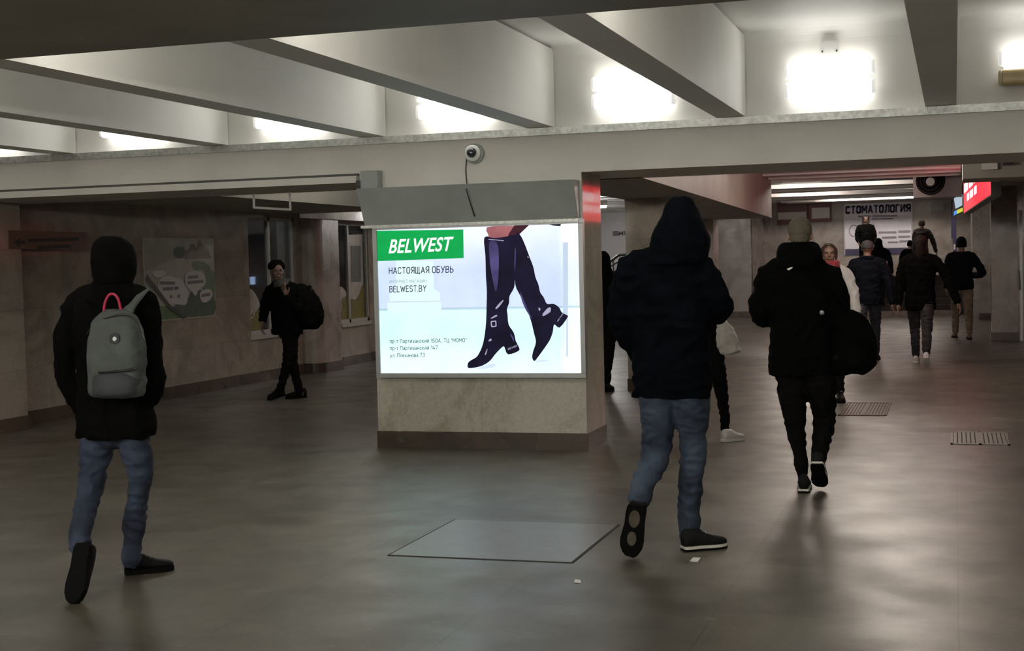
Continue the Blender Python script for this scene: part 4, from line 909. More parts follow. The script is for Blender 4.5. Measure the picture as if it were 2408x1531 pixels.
def head(bm, c, a, s=1.0, tilt=0):
    """c centre of skull, a heading (0 = away from the camera)"""
    M = Matrix.Rotation(-a, 3, 'Z') @ Matrix.Rotation(-tilt, 3, 'X')
    P = lambda x, y, z: V(c)+M @ (V((x, y, z))*s)
    ell(bm, P(0, -.012, .02), .076*s, .094*s, .092*s, M); ell(bm, P(0, .025, -.03), .062*s, .068*s, .083*s, M)
    ell(bm, P(0, .045, -.085), .036*s, .036*s, .028*s, M); ell(bm, P(0, .05, .03), .06*s, .045*s, .055*s, M)
    ell(bm, P(-.033, .068, -.03), .022*s, .022*s, .022*s, M, 10, 8); ell(bm, P(.033, .068, -.03), .022*s, .022*s, .022*s, M, 10, 8)
    tube(bm, [(P(0, .088, .018), .009*s), (P(0, .105, -.015), .012*s), (P(0, .112, -.028), .014*s)], 8)
    ell(bm, P(0, .090, -.062), .024*s, .010*s, .009*s, M, 10, 8)
    ell(bm, P(-.032, .086, .026), .024*s, .009*s, .008*s, M, 10, 8); ell(bm, P(.032, .086, .026), .024*s, .009*s, .008*s, M, 10, 8)
    for q in (-1, 1): ell(bm, P(q*.077, -.005, -.015), .010*s, .020*s, .032*s, M, 10, 8)
    return P
def build(name, label, base, bodyspec, Y=8, seed=1, hd=0, voxel=.009):
    """bodyspec: head (c, heading, scale, tilt), neck base, torso [(c,a,b)] coat, arms, legs, hands, mats"""
    B = bodyspec; e = empty(name, (base[0], base[1], base[2]), label, 'person')
    U, W = V((math.cos(hd), -math.sin(hd), 0)), V((math.sin(hd), math.cos(hd), 0))
    hc, ha, hs, ht = B['head']
    # body
    bm = bmesh.new(); P = head(bm, hc, ha, hs, ht)
    tor = B['torso']; top = V(tor[-1][0])
    tube(bm, [(P(0, -.015, -.05), .052*hs), (top, .06)], 12)
    loft(bm, [(c, a*.72, b*.72) for c, a, b in tor[1:]], U, W, 20)
    for arm in B['arms']: tube(bm, [(p, r*.68) for p, r in arm], 12)
    for leg in B['legs']: tube(bm, [(p, r*.75) for p, r in leg], 12)
    for leg, sh in zip(B['legs'], B['shoes']):
        an = V(leg[-1][0]); he, to = V(sh['heel']), V(sh['toe']); up = V(sh['up']).normalized()*.040
        tube(bm, [(an, .028), (he.lerp(to, .22)+up, .026), (he.lerp(to, .6)+up*.8, .016)], 10)
    for h_ in B.get('hands', []): hand(bm, *h_[:3], s=h_[3], curl=h_[4], side=h_[5])
    me = remesh(bm, .0075 if Y < 16 else .009, 2); link('body', me, B.get('skin', skin), e, True)
    # eyes
    if B.get('face'):
        for q in (-1, 1):
            bm = bmesh.new(); ell(bm, P(q*.031, .0885, .008), .011*hs, .008*hs, .0075*hs, None, 10, 8); obj('eye', bm, eye_m, e, True)
        bm = bmesh.new(); ell(bm, P(0, .0985, -.062), .022*hs, .006*hs, .006*hs, Matrix.Rotation(-ha, 3, 'Z'), 10, 8); obj('lips', bm, lip_m, e, True)
    # trousers
    bm = bmesh.new()
    hipc = (V(B['legs'][0][0][0])+V(B['legs'][1][0][0]))/2
    ell(bm, hipc+V((0, 0, .03)), B.get('hipw', .15), .125, .14, Matrix((U, W, V((0, 0, 1)))).transposed())
    for leg in B['legs']: tube(bm, leg, 16)
    me = remesh(bm, voxel, 3, .010, 9, (1, 1, 1.7), seed, .003); link('trousers', me, B['trs'], e, True)
    # coat
    bm = bmesh.new(); loft(bm, tor, U, W, 30)
    for arm in B['arms']: tube(bm, arm, 16)
    for arm in B['arms']:
        a0, r0 = arm[0]; nb = V(tor[-2][0]); a0 = V(a0); tube(bm, [(nb.lerp(a0, .1)+V((0, 0, -.01)), r0*.8), (nb.lerp(a0, .6)+V((0, 0, .012)), r0*.95), (a0+V((0, 0, -.005)), r0)], 14)
    for x in B.get('coat_extra', []): tube(bm, x, 14)
    me = remesh(bm, voxel, 4, B.get('fold', .011), 7, (1, 1, 1.5), seed+3, .003); link('coat', me, B['coat'], e, True)
    if 'hood' in B:
        bm = bmesh.new(); loft(bm, B['hood'], U, W, 26, 2.1)
        me = remesh(bm, voxel, 4, .006, 9, (1, 1, 1), seed+5, .002); link('hood', me, B.get('hoodm', B['coat']), e, True)
    if 'collar' in B:
        bm = bmesh.new(); loft(bm, B['collar'][0], U, W, 26, 2.2); me = remesh(bm, voxel, 3, .008, 9, (1, 1, 1), seed+6, .002); link('collar', me, B['collar'][1], e, True)
    if 'hair' in B:
        m_, kind = B['hair']; bm = bmesh.new(); M = Matrix.Rotation(-ha, 3, 'Z')
        if kind == 'crop':
            ell(bm, P(0, -.022, .026), .081*hs, .096*hs, .093*hs, M); ell(bm, P(0, -.045, -.03), .066*hs, .060*hs, .06*hs, M)
        elif kind == 'long':
            ell(bm, P(0, -.020, .028), .086*hs, .100*hs, .094*hs, M)
            for q in (-1, 1): tube(bm, [(P(q*.055, .02, .07), .035), (P(q*.080, .0, .0), .026), (P(q*.085, .0, -.08), .026), (P(q*.07, .01, -.15), .024)], 10)
            tube(bm, [(P(0, -.08, .02), .06), (P(0, -.09, -.1), .06), (P(0, -.09, -.2), .045)], 12)
        elif kind == 'tied':
            ell(bm, P(0, -.022, .026), .082*hs, .098*hs, .094*hs, M); ell(bm, P(0, -.11, .02), .035, .035, .04)
            for q in (-1, 1): tube(bm, [(P(q*.03, .055, .092), .022), (P(q*.068, .035, .05), .022), (P(q*.079, .0, -.02), .016), (P(q*.078, -.01, -.07), .012)], 10)
        me = remesh(bm, .006, 2, .004, 30, (1, 1, .3), seed, .001); link('hair', me, m_, e, True)
    if 'hat' in B:
        bm = bmesh.new(); loft(bm, B['hat'][0], U, W, 26, 2.1)
        me = remesh(bm, .007, 3, .003, 12, (1, 1, 1), seed, .001); link(B['hat'][2], me, B['hat'][1], e, True)
    if 'scarf' in B:
        bm = bmesh.new()
        for dz, r_ in ((-.115, .035), (-.15, .04), (-.185, .04)):
            tube(bm, [(P(.085*math.cos(t_), .085*math.sin(t_)*.95+.01, dz+.01*math.sin(3*t_)), r_) for t_ in [2*PI*i/14 for i in range(15)]], 10, False, 1, False)
        tube(bm, [(P(.02, .1, -.14), .04), (P(.03, .13, -.24), .035), (P(.03, .14, -.32), .03)], 10)
        me = remesh(bm, .008, 2, .006, 20, (1, 1, 1), seed, .002); link('scarf', me, B['scarf'], e, True)
    for sh in B['shoes']: shoe(e, **sh)
    return e, P, U, W

# 1 ---- man with the grey backpack, near left
Yc = 6.3
a_ = lambda x, y, dy=0.0: at(x, y, Yc+dy)
g1_, g2_ = gz(172, 1421), gz(286, 1351)
B = dict(head=(a_(267, 614, .03), .1, .94, .1),
    torso=[(a_(275, 1027), .216, .150), (a_(273, 990), .212, .152), (a_(268, 950), .198, .14), (a_(262, 880), .182, .13), (a_(258, 800), .186, .13), (a_(256, 745), .196, .13), (a_(258, 705), .185, .115), (a_(262, 676), .125, .09), (a_(266, 650), .075, .07)],
    arms=[[(a_(176, 716), .062), (a_(158, 780, -.01), .064), (a_(152, 850), .060), (a_(166, 910, .03), .054), (a_(190, 955, .10), .05)],
          [(a_(345, 712), .062), (a_(352, 780, -.01), .060), (a_(360, 850, .0), .058), (a_(364, 895, .02), .054), (a_(355, 935, .05), .052)]],
    legs=[[(a_(228, 1010), .085), (a_(226, 1060), .086), (a_(218, 1110, .01), .074), (a_(212, 1155, .0), .064), (a_(196, 1215, -.13), .057), (a_(189, 1262, -.23), .056), (a_(188, 1282, -.26), .054)],
          [(a_(308, 1005), .076), (a_(320, 1060), .080), (a_(330, 1110, .05), .064), (a_(327, 1150, .07), .056), (a_(316, 1230, .12), .058), (a_(311, 1278, .13), .053), (a_(309, 1312, .13), .052)]],
    hands=[(a_(196, 962, .12), V((.5, .5, -1)), V((0, 0, -1)), 1, .3, 1), (a_(335, 935, .10), V((-.5, .5, -1)), V((0, 0, -1)), 1, .3, -1)],
    shoes=[dict(heel=a_(193, 1276, -.33), toe=g1_+V((0, -.01, .012)), up=V((0, 1, .25)), wd=.056, height=.075),
           dict(heel=g2_+V((.02, 0, .002)), toe=g2_+V((.215, .16, .002)), up=V((0, 0, 1)), wd=.048, height=.085)],
    trs=jeans_a, coat=coat_black,
    hat=([(a_(268, 668, -.01), .085, .09), (a_(268, 650, .0), .102, .115), (a_(268, 620, .01), .106, .128), (a_(266, 590, .02), .098, .125), (a_(262, 568, .02), .078, .10), (a_(260, 556, .02), .04, .06)], coat_black, 'knitted_hat'))
p1, P, U, W = build('person', 'man in black coat and blue jeans with a grey backpack, walking away at left', (g2_.x-.05, 6.25, 0), B, 6.3, 1, .05, .010)
# backpack
bp_ = empty('backpack', a_(278, 935, -.2), 'grey backpack with a pink top loop worn by the man at left', 'backpack')
def bpk(x, y, dy): return a_(x, y, -.15+dy)
bm = bmesh.new()
loft(bm, [(bpk(277, 932, -.06), .128, .055), (bpk(276, 920, -.07), .147, .08), (bpk(275, 870, -.07), .150, .085), (bpk(274, 820, -.07), .148, .082), (bpk(273, 780, -.06), .136, .074), (bpk(272, 752, -.05), .115, .062), (bpk(271, 736, -.03), .088, .048), (bpk(271, 728, -.02), .05, .03)], U, W, 30, 3.2)
me = remesh(bm, .007, 4, .008, 8, (1, 1, 1), 4, .002); link('pack_body', me, pack_m, bp_, True)
bm = bmesh.new()
loft(bm, [(bpk(277, 934, -.075), .10, .055), (bpk(277, 925, -.09), .125, .085), (bpk(276, 900, -.10), .128, .085), (bpk(275, 880, -.095), .122, .078), (bpk(275, 870, -.08), .10, .06)], U, W, 30, 3)
me = remesh(bm, .007, 4, .006, 9, (1, 1, 1), 5, .002); link('front_pocket', me, pack_m2, bp_, True)
bm = bmesh.new()
tube(bm, [(bpk(x, y, dy), .005) for x, y, dy in ((206, 784, -.08), (222, 762, -.10), (250, 748, -.105), (285, 740, -.105), (312, 746, -.10), (330, 768, -.085), (340, 800, -.085))], 8)
tube(bm, [(bpk(x, y, dy), .005) for x, y, dy in ((232, 876, -.168), (260, 874, -.178), (300, 870, -.175), (322, 866, -.162))], 8)
obj('zip', bm, black_pl, bp_, True)
bm = disc(bpk(270, 797, -.142), V((-.05, -1, .05)), .030, .006); bd = obj('badge', bm, pack_m2, bp_, True)
bm = disc(bpk(270, 797, -.150), V((-.05, -1, .05)), .011, .004); obj('emblem', bm, white_pl, bd, True)
bm = bmesh.new()
tube(bm, [(bpk(244, 736, -.03), .007), (bpk(247, 712, -.04), .0065), (bpk(256, 694, -.045), .0065), (bpk(268, 692, -.045), .0065), (bpk(278, 704, -.04), .0065), (bpk(284, 728, -.03), .007)], 8)
obj('top_loop', bm, pink_m, bp_, True)
def band(pts, wv, th, m, name, parent):
    bm = bmesh.new(); rs = []
    P_ = [V(p) for p in pts]; P_ = [q[0] for q in catmull([(p,) for p in P_], 4)]
    ts, _ = frames(P_)
    for p, t_ in zip(P_, ts):
        w2 = V(wv); w2 = (w2-t_*w2.dot(t_)).normalized()*V(wv).length; n_ = t_.cross(w2).normalized()*th
        rs.append([p-w2-n_, p+w2-n_, p+w2+n_, p-w2+n_])
    rings(bm, rs); return obj(name, bm, m, parent)
band([bpk(296, 742, -.02), bpk(308, 722, -.01), bpk(322, 705, .03), bpk(334, 690, .10), bpk(338, 688, .2), bpk(336, 712, .30), bpk(332, 780, .33)], V((.028, 0, .012)), .006, pack_m, 'strap', bp_)
band([bpk(240, 744, -.02), bpk(225, 722, .03), bpk(205, 705, .1), bpk(200, 708, .2), bpk(205, 760, .33)], V((.028, 0, -.012)), .006, coat_black, 'strap', bp_)

# 2 ---- tall hooded man, centre right
Yc = 7.55
f1, f2 = gz(1481, 1313), gz(1600, 1296)
B = dict(head=(a_(1600, 545, .04), .15, 1.05, .15),
    torso=[(a_(1580, 933), .218, .150), (a_(1580, 880), .214, .155), (a_(1578, 800), .208, .155), (a_(1576, 720), .212, .155), (a_(1575, 665), .215, .15), (a_(1575, 630), .205, .135), (a_(1580, 600), .155, .12), (a_(1585, 575), .11, .10)],
    arms=[[(a_(1485, 632), .085), (a_(1470, 690), .088), (a_(1463, 745), .078), (a_(1478, 790, .04), .068), (a_(1502, 830, .12), .058)],
          [(a_(1652, 640), .085), (a_(1672, 685), .082), (a_(1690, 722, .04), .078), (a_(1672, 730, .16), .068), (a_(1640, 700, .30), .055)]],
    legs=[[(a_(1547, 900), .112), (a_(1546, 950), .108), (a_(1547, 1010, .03), .088), (a_(1540, 1075, .03), .082), (a_(1515, 1135, -.10), .070), (a_(1502, 1178, -.20), .060)],
          [(a_(1622, 900), .108), (a_(1626, 950), .100), (a_(1630, 1020, .06), .078), (a_(1628, 1080, .08), .074), (a_(1626, 1130, .10), .070), (a_(1621, 1190, .12), .066), (a_(1621, 1232, .13), .060), (a_(1621, 1262, .13), .052)]],
    hands=[(a_(1508, 838, .14), V((.5, .6, -.9)), V((0, 0, -1)), 1, .3, 1), (a_(1630, 690, .34), V((-.6, .4, .5)), V((0, -1, .3)), 1, .6, -1)],
    shoes=[dict(heel=a_(1496, 1190, -.30), toe=f1+V((0, -.01, .012)), up=V((.05, 1, .25)), wd=.060, height=.085, upper=shoe_bl, sole=sole_bk, mid=sole_bk, patch=sole_tan),
           dict(heel=f2+V((.015, 0, .002)), toe=f2+V((.225, .15, .002)), up=V((0, 0, 1)), wd=.052, height=.10, upper=shoe_bl, sole=sole_bk, mid=sole_wh)],
    trs=jeans_b, coat=coat_navy, fold=.014,
    hood=[(a_(1582, 625, -.03), .175, .13), (a_(1595, 600, -.02), .165, .14), (a_(1600, 570, -.01), .163, .15), (a_(1599, 540, .0), .142, .15), (a_(1602, 510, .01), .102, .145), (a_(1600, 485, .03), .080, .12), (a_(1600, 468, .04), .058, .085), (a_(1601, 462, .05), .030, .05)])
p2, P, U, W = build('person', 'tall man in dark navy hooded parka and faded jeans walking away right of the pillar', (f2.x-.05, 7.55, 0), B, 7.5, 2, .05, .011)
#o = obj('phone', prism([V(v) for v in (a_(1622, 655, .42), a_(1640, 655, .42), a_(1640, 685, .40), a_(1622, 685, .40))], (0, .01, 0)), black_pl); tag(o, 'dark phone held up before the hooded man', 'phone')

# 3 ---- man in black with the duffel bag
Yc = 9.75
f1, f2 = gz(1890, 1160), gz(1926, 1152)
B = dict(head=(a_(1882, 551, .02), .0, 1.0, .15),
    torso=[(a_(1885, 884), .222, .145), (a_(1885, 840), .218, .15), (a_(1884, 770), .208, .15), (a_(1882, 710), .215, .15), (a_(1880, 665), .222, .145), (a_(1880, 638), .205, .13), (a_(1880, 618), .15, .11), (a_(1880, 600), .10, .09)],
    arms=[[(a_(1808, 648), .085), (a_(1793, 695), .085), (a_(1787, 735, .02), .075), (a_(1808, 748, .14), .068), (a_(1835, 740, .26), .055)],
          [(a_(1952, 650), .085), (a_(1967, 700), .085), (a_(1975, 745, .0), .075), (a_(1968, 790, .05), .062), (a_(1955, 815, .12), .052)]],
    legs=[[(a_(1858, 870), .105), (a_(1862, 915), .100), (a_(1868, 970), .080), (a_(1872, 1015, .02), .066), (a_(1880, 1065, .02), .052), (a_(1885, 1100, .02), .046), (a_(1888, 1128, .02), .036)],
          [(a_(1922, 870), .108), (a_(1930, 915), .104), (a_(1938, 970, .05), .080), (a_(1936, 1010, .03), .074), (a_(1928, 1060, -.10), .056), (a_(1924, 1082, -.16), .048)]],
    hands=[(a_(1842, 735, .30), V((.6, .5, .3)), V((0, -1, 0)), 1, .6, 1), (a_(1950, 822, .14), V((-.3, .4, -1)), V((0, 0, -1)), 1, .6, -1)],
    shoes=[dict(heel=f1+V((0, 0, .002)), toe=f1+V((-.02, .27, .002)), up=V((0, 0, 1)), wd=.048, height=.10, upper=shoe_bl, sole=sole_bk, mid=sole_wh),
           dict(heel=a_(1921, 1094, -.28), toe=gz(1930, 1152)+V((0, .0, .02)), up=V((0, .9, .5)), wd=.054, height=.09, upper=shoe_bl, sole=sole_bk, mid=sole_wh, patch=sole_bk)],
    trs=black_trs, coat=coat_black, fold=.014, hair=(hair_gy, 'crop'),
    hood=[(a_(1880, 632, -.03), .15, .12), (a_(1879, 615, -.04), .158, .135), (a_(1878, 595, -.03), .155, .13), (a_(1878, 578, .0), .135, .125), (a_(1878, 570, .0), .11, .105)])
p3, P, U, W = build('person', 'man with cropped hair in black jacket and trousers, duffel bag on his right', (f1.x, 9.8, 0), B, 9.7, 3, .0, .011)
o = obj('jacket_logo', prism([a_(1850, 632, -.19), a_(1862, 628, -.19), a_(1864, 630, -.19), a_(1854, 636, -.19)], (0, .06, 0)), white_pl, p3); o['label'] = 'small white mark on the back'
e = empty('duffel_bag', a_(2000, 880, .05), 'big black duffel bag slung beside the man with cropped hair', 'duffel bag')
bm = bmesh.new()
loft(bm, [(a_(1996, 880, .04), .10, .12), (a_(2002, 862, .04), .155, .16), (a_(2008, 820, .04), .150, .18), (a_(2004, 780, .04), .138, .17), (a_(1994, 748, .04), .11, .14), (a_(1985, 728, .04), .06, .09)], U, W, 26, 2.3)
me = remesh(bm, .011, 4, .016, 7, (1, 1, 1), 9, .004); link('bag_body', me, coat_black, e, True)
band([a_(1985, 735, -.02), a_(1965, 700, -.13), a_(1930, 660, -.17), a_(1890, 628, -.17), a_(1840, 622, -.02), a_(1825, 645, .14)], V((.02, 0, -.012)), .004, coat_black, 'strap', e)
bm = disc(a_(1933, 735, -.175), (0, -1, 0), .016, .01); obj('buckle', bm, alu, e, True)

# 4 ---- man facing left with cap and backpack, left passage
Yc = 15.6
k1, k2 = gz(652, 940), gz(700, 937)
B = dict(head=(a_(651, 638, -.02), PI*.80, 1.0, 0), face=1,
    torso=[(a_(676, 786), .21, .14), (a_(676, 760), .215, .15), (a_(673, 730), .205, .15), (a_(671, 700), .205, .15), (a_(668, 680), .19, .13), (a_(662, 669), .13, .11), (a_(656, 662), .09, .08)],
    arms=[[(a_(636, 684), .07), (a_(626, 708), .07), (a_(622, 730, -.05), .062), (a_(618, 750, -.1), .055)],
          [(a_(699, 684), .075), (a_(706, 710, -.02), .072), (a_(697, 728, -.16), .062), (a_(676, 700, -.28), .048)]],
    legs=[[(a_(678, 785), .10), (a_(684, 815, .0), .088), (a_(687, 850, .03), .068), (a_(696, 885, .06), .058), (a_(704, 922, .08), .048)],
          [(a_(684, 785), .10), (a_(682, 815, -.05), .085), (a_(676, 850, -.08), .066), (a_(668, 885, -.08), .056), (a_(658, 918, -.06), .048)]],
    hands=[(a_(674, 695, -.29), V((-.35, -.1, .9)), V((.2, 1, 0)), 1.05, .6, 1), (a_(617, 756, -.12), V((0, -.2, -1)), V((1, 0, 0)), 1, .4, 1)],
    shoes=[dict(heel=k2+V((.06, .12, 0)), toe=k2+V((-.13, -.06, 0)), up=V((0, 0, 1)), wd=.05, height=.10),
           dict(heel=k1+V((.06, .08, .05)), toe=k1+V((-.07, -.10, 0)), up=V((.1, 0, 1)), wd=.05, height=.10)],
    trs=black_trs, coat=coat_black, skin=skin_dim,
    hat=([(a_(651, 634, .015), .080, .098), (a_(650, 630, -.01), .086, .12), (a_(650, 623, .0), .086, .115), (a_(650, 616, .0), .07, .09), (a_(650, 611, .0), .04, .05)], coat_black, 'flat_cap'),
    collar=([(a_(662, 676, -.02), .12, .11), (a_(664, 662, -.0), .115, .11), (a_(666, 655, .02), .10, .09)], mat('pale_lining', (.045, .042, .04), .8, var=.2, vscale=20)))
p4, P, U, W = build('person', 'man in dark cap and coat walking towards us past the left shop window', (k2.x, 15.6, 0), B, 15.6, 4, .35, .011)
e = empty('backpack', a_(728, 770, .1), 'bulky black backpack on the man by the left shop window', 'backpack')
bm = bmesh.new(); loft(bm, [(a_(728, 774, .10), .07, .12), (a_(731, 762, .10), .115, .16), (a_(730, 735, .10), .125, .18), (a_(722, 705, .10), .115, .17), (a_(712, 682, .10), .09, .14), (a_(704, 668, .1), .05, .08)], U, W, 24, 2.4)
me = remesh(bm, .011, 3, .012, 8, (1, 1, 1), 3, .003); link('pack_body', me, coat_black, e, True)
bm = bmesh.new(); tube(bm, [(a_(717, 684, .1), .012), (a_(724, 674, .1), .012), (a_(732, 673, .1), .014), (a_(731, 682, .1), .012)], 8); obj('top_loop', bm, black_pl, e, True)

# generic walkers -----------------------------------------------------------
def walker(label, base, h, hd, phase, coat, trs, Y, seed, headk='hat', arms=(.1, -.1), swing=.25, coatlen=.46, out=(.05, .05), lean=0, shoes=None, hairm=hair_dk, face=0, scarf=None, dirx=0, coatw=1.0, elbow=(0, 0), sk=skin_mid, voxel=.011, tip=.0):
    U = V((math.cos(hd), -math.sin(hd), 0)); W = V((math.sin(hd), math.cos(hd), 0)); b0 = V(base)
    p = lambda u, w_, z: b0+U*u*h+W*(w_+lean*z)*h+V((0, 0, z*h))
    sgn = phase
    legs = []; shs = []
    for s_, st in ((-1, sgn), (1, -sgn)):
        hip = (p(s_*.052, 0, .50), .054*h)
        kn = (p(s_*.052, st*.10*1.0+.015, .275), .040*h); an = (p(s_*.050, st*.15, .065 if st > 0 else .075+tip), .030*h)
        legs.append([hip, (p(s_*.053, st*.05, .40), .050*h), kn, (p(s_*.051, st*.13-.005, .16), .034*h), an])
        if st > 0 or not tip: heel = p(s_*.050, st*.15-.035, .002); toe = p(s_*.056, st*.15+.12, .002); up = V((0, 0, 1))
        else: heel = p(s_*.050, st*.15-.075, .035+tip); toe = p(s_*.05, st*.15+.005, .004); up = W+V((0, 0, .5))
        q = dict(heel=heel, toe=toe, up=up, wd=.05, height=.09); q.update(shoes or {}); shs.append(q)
    ar = []; hn = []
    for i, s_ in enumerate((-1, 1)):
        sw = arms[i]; sh = p(s_*.105*coatw, 0, .80); el = p(s_*(.125*coatw+out[i]*.6), sw*.5, .635)
        fw = elbow[i]
        wr = p(s_*(.125*coatw+out[i]*(1-1.6*fw)), sw+fw*.12, .635-.15*(1-fw*1.15))
        ar.append([(sh, .042*h), (sh.lerp(el, .5)+U*s_*.008*h, .042*h), (el, .038*h), (wr, .030*h)])
        d_ = (wr-el).normalized(); hn.append((wr+d_*.015*h, d_, -U*s_, h/1.8, .45, s_))
    cl = coatlen
    T = [(p(0, 0, cl), .112*h*coatw, .078*h), (p(0, 0, cl+.06), .112*h*coatw, .082*h), (p(0, 0, .62), .104*h*coatw, .078*h), (p(0, 0, .72), .116*h*coatw, .080*h), (p(0, 0, .785), .118*h*coatw, .074*h), (p(0, 0, .825), .092*h*coatw, .062*h), (p(0, .0, .85), .05*h, .05*h)]
    hc = p(0, .012, .93)
    B = dict(head=(hc, hd, h*.56, 0), torso=T, arms=ar, legs=legs, hands=hn, shoes=shs, coat=coat, trs=trs, hipw=.085*h, skin=sk)
    if face: B['face'] = 1
    if headk == 'hat': B['hat'] = ([(p(0, -.006, .895), .048*h, .055*h), (p(0, 0, .93), .052*h, .062*h), (p(0, 0, .965), .047*h, .056*h), (p(0, 0, .99), .03*h, .035*h), (p(0, 0, 1.0), .012*h, .015*h)], coat, 'knitted_hat')
    if headk == 'hood': B['hood'] = [(p(0, -.01, .83), .085*h, .07*h), (p(0, -.006, .86), .072*h, .075*h), (p(0, 0, .90), .060*h, .072*h), (p(0, .005, .95), .056*h, .068*h), (p(0, .01, .985), .038*h, .048*h), (p(0, .01, 1.0), .015*h, .02*h)]
    if headk in ('crop', 'long', 'tied'): B['hair'] = (hairm, headk)
    if headk == 'cap':
        B['hat'] = ([(p(0, -.0, .925), .050*h, .060*h), (p(0, 0, .955), .049*h, .058*h), (p(0, 0, .982), .036*h, .042*h), (p(0, 0, .99), .015*h, .018*h)], mat('grey_cap', (.04, .042, .045), .8, var=.2), 'cap')
        B['collar'] = ([(p(0, -.01, .84), .062*h, .06*h), (p(0, -.01, .865), .055*h, .055*h)], coat)
    if scarf: B['scarf'] = scarf; B['collar'] = ([(p(0, -.012, .83), .075*h, .06*h), (p(0, -.02, .855), .070*h, .055*h), (p(0, -.03, .875), .060*h, .045*h)], white_cloth)
    return build('person', label, b0, B, Y, seed, hd, voxel)

# 5 ---- woman hidden behind the hooded man, white bag at her side
Yc = 12.25
s5 = gz(1697, 1040)
B = dict(head=(a_(1640, 603, .02), .2, .95, 0),
    torso=[(a_(1650, 815), .15, .12), (a_(1650, 780), .16, .13), (a_(1647, 720), .14, .12), (a_(1645, 670), .155, .12), (a_(1643, 648), .13, .10), (a_(1642, 632), .07, .07)],
    arms=[[(a_(1612, 660), .055), (a_(1608, 710), .052), (a_(1610, 760), .042)], [(a_(1668, 662), .055), (a_(1676, 710, .02), .050), (a_(1682, 745, .06), .042)]],
    legs=[[(a_(1640, 810), .085), (a_(1640, 860), .075), (a_(1640, 920, -.1), .055), (a_(1642, 980, -.15), .045), (a_(1642, 1015, -.15), .038)],
          [(a_(1674, 815), .088), (a_(1686, 860), .078), (a_(1697, 925, .05), .056), (a_(1704, 975, .05), .046), (a_(1705, 1012, .05), .036)]],
    hands=[(a_(1683, 752, .07), V((0, .2, -1)), V((-1, 0, 0)), .95, .8, 1)],
    shoes=[dict(heel=gz(1636, 1040), toe=gz(1636, 1040)+V((0, .24, 0)), up=V((0, 0, 1)), wd=.045, height=.08, upper=shoe_wh, sole=sole_wh),
           dict(heel=s5+V((.01, 0, .003)), toe=s5+V((.165, .17, .003)), up=V((0, 0, 1)), wd=.046, height=.09, upper=shoe_wh, sole=sole_wh)],
    trs=black_trs, coat=coat_black, hair=(hair_br, 'long'))
p5, P, U, W = build('person', 'slim person in black with white sneakers, mostly hidden behind the tall hooded man', (s5.x-.1, 12.3, 0), B, 12.3, 6, .1, .011)
e = empty('shoulder_bag', a_(1702, 838, .0), 'soft white bag showing beside the tall hooded man', 'bag')
bm = bmesh.new()
loft(bm, [(a_(1700, 834, .0), .12, .03), (a_(1704, 824, .0), .140, .06), (a_(1700, 800, .0), .128, .085), (a_(1695, 775, .0), .108, .07), (a_(1690, 757, .0), .075, .035), (a_(1688, 750, .0), .05, .015)], V((1, 0, 0)), V((0, 1, 0)), 26, 2.6)
tube(bm, [(a_(1720, 815), .035), (a_(1734, 824), .018), (a_(1739, 828), .008)], 10); 
me = remesh(bm, .008, 3, .012, 9, (1.3, 1, 1), 12, .003); link('bag_body', me, bag_wh, e, True)
bm = bmesh.new(); tube(bm, [(a_(1676, 752, -.01), .007), (a_(1672, 700, -.08), .007), (a_(1665, 655, -.08), .007), (a_(1660, 640, .02), .007)], 8); obj('strap', bm, bag_wh, e, True)

# 6 ---- dark figure just beyond the pillar
b6 = at(1418, 700, 17); b6 = V((b6.x, 17, 0))
walker('dark clothed person half hidden behind the right edge of the pillar', b6, 1.72, 0, 1, coat_black, black_trs, 17, 21, 'hood', coatlen=.44)
# 7 ---- woman in white facing us
b7 = at(1951, 700, 16); b7 = V((b7.x, 16, 0))
walker('woman in white jacket with a red scarf facing the camera', b7, 1.74, PI-.1, 1, white_cloth, black_trs, 16, 22, 'tied', hairm=hair_br, face=1, scarf=red_cloth, coatw=.95, coatlen=.48)
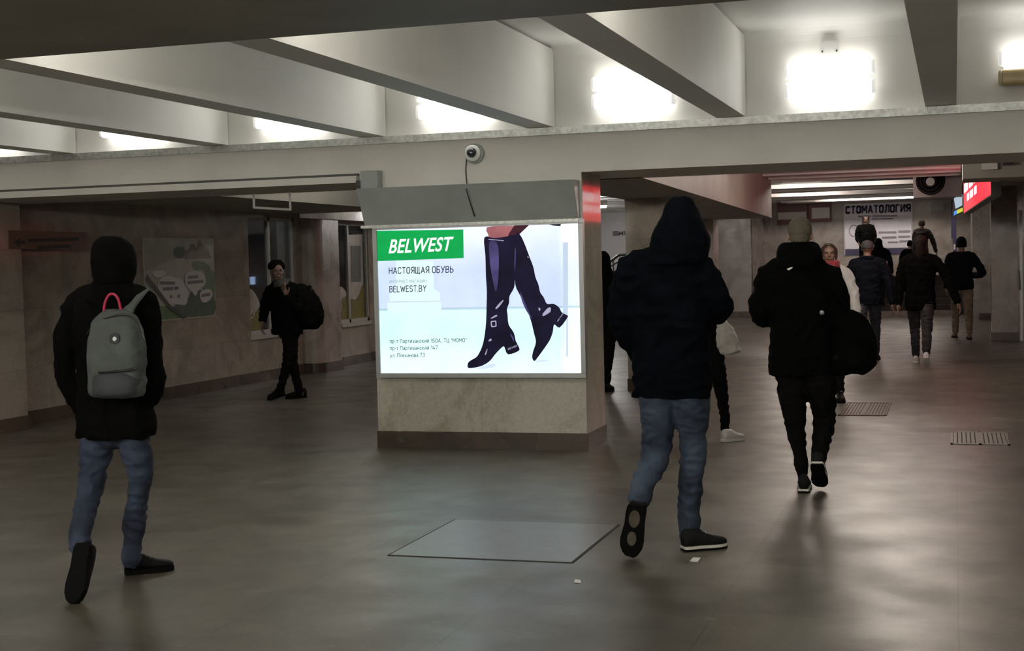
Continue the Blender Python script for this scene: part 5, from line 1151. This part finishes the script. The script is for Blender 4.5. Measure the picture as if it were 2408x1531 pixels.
# 8 ---- man with cap, dark blue jacket
b8 = at(2041, 700, 21.6); b8 = V((b8.x, 21.6, 0))
walker('bald looking man in dark blue jacket and cap walking towards the stairs', b8, 1.82, .0, -1, coat_dblue, mat('dark_jeans', (.02, .023, .033), .85, var=.3), 21.6, 23, 'cap', arms=(.02, -.04), out=(.03, .06), coatw=1.06, coatlen=.47)
# 9 ---- long dark coat, pale shoes
b9 = at(2164, 700, 21.0); b9 = V((b9.x, 21.1, 0))
walker('person in long black coat with pale shoe soles walking towards the stairs', b9, 1.86, .05, 1, coat_black, grey_trs, 21, 24, 'long', arms=(-.03, -.02), out=(.03, .14), coatw=1.04, coatlen=.42, shoes=dict(upper=shoe_wh, sole=sole_wh), hairm=coat_brown, tip=.03)
# 10 --- khaki trousers
b10 = at(2262, 700, 27.2); b10 = V((b10.x, 27.3, 0))
walker('man in dark blue jacket and khaki trousers below the lit red sign', b10, 1.88, -.1, 1, coat_dblue, khaki, 27, 25, 'hat', arms=(.02, .05), out=(.02, .12), elbow=(.2, .75), coatlen=.48, shoes=dict(upper=mat('tan_shoe', (.12, .09, .06), .7, var=.2)))
# 11-14 people on the far stairs
zL = 1.0
b = at(2036, 560, 39.6); walker('long haired woman in black at the top of the far stairs before the dentistry board', V((b.x, 39.6, zL)), 1.66, PI-.2, 1, coat_black, black_trs, 39, 26, 'long', face=1, arms=(-.02, -.02), out=(.03, .03), swing=.1, elbow=(.3, .5), coatw=.98, sk=skin_dim)
b = at(2066, 600, 37.4); walker('dark clothed person on the far stairs behind the man in the cap', V((b.x, 37.45, .286)), 1.72, 0, 1, coat_black, black_trs, 37, 27, 'hood', coatw=1.1)
b = at(2168, 560, 38.8); walker('person in dark brown climbing the far stairs with an arm held out', V((b.x, 38.75, .857)), 1.62, .1, 1, coat_brown, black_trs, 38, 28, 'hat', arms=(.02, -.03), out=(.02, .11), coatw=.88, sk=skin_dim)
b = at(2140, 600, 37.6); walker('small dark figure lower on the far stairs left of the climber in brown', V((b.x, 37.75, .429)), 1.50, 0, -1, coat_black, black_trs, 37, 29, 'hat')
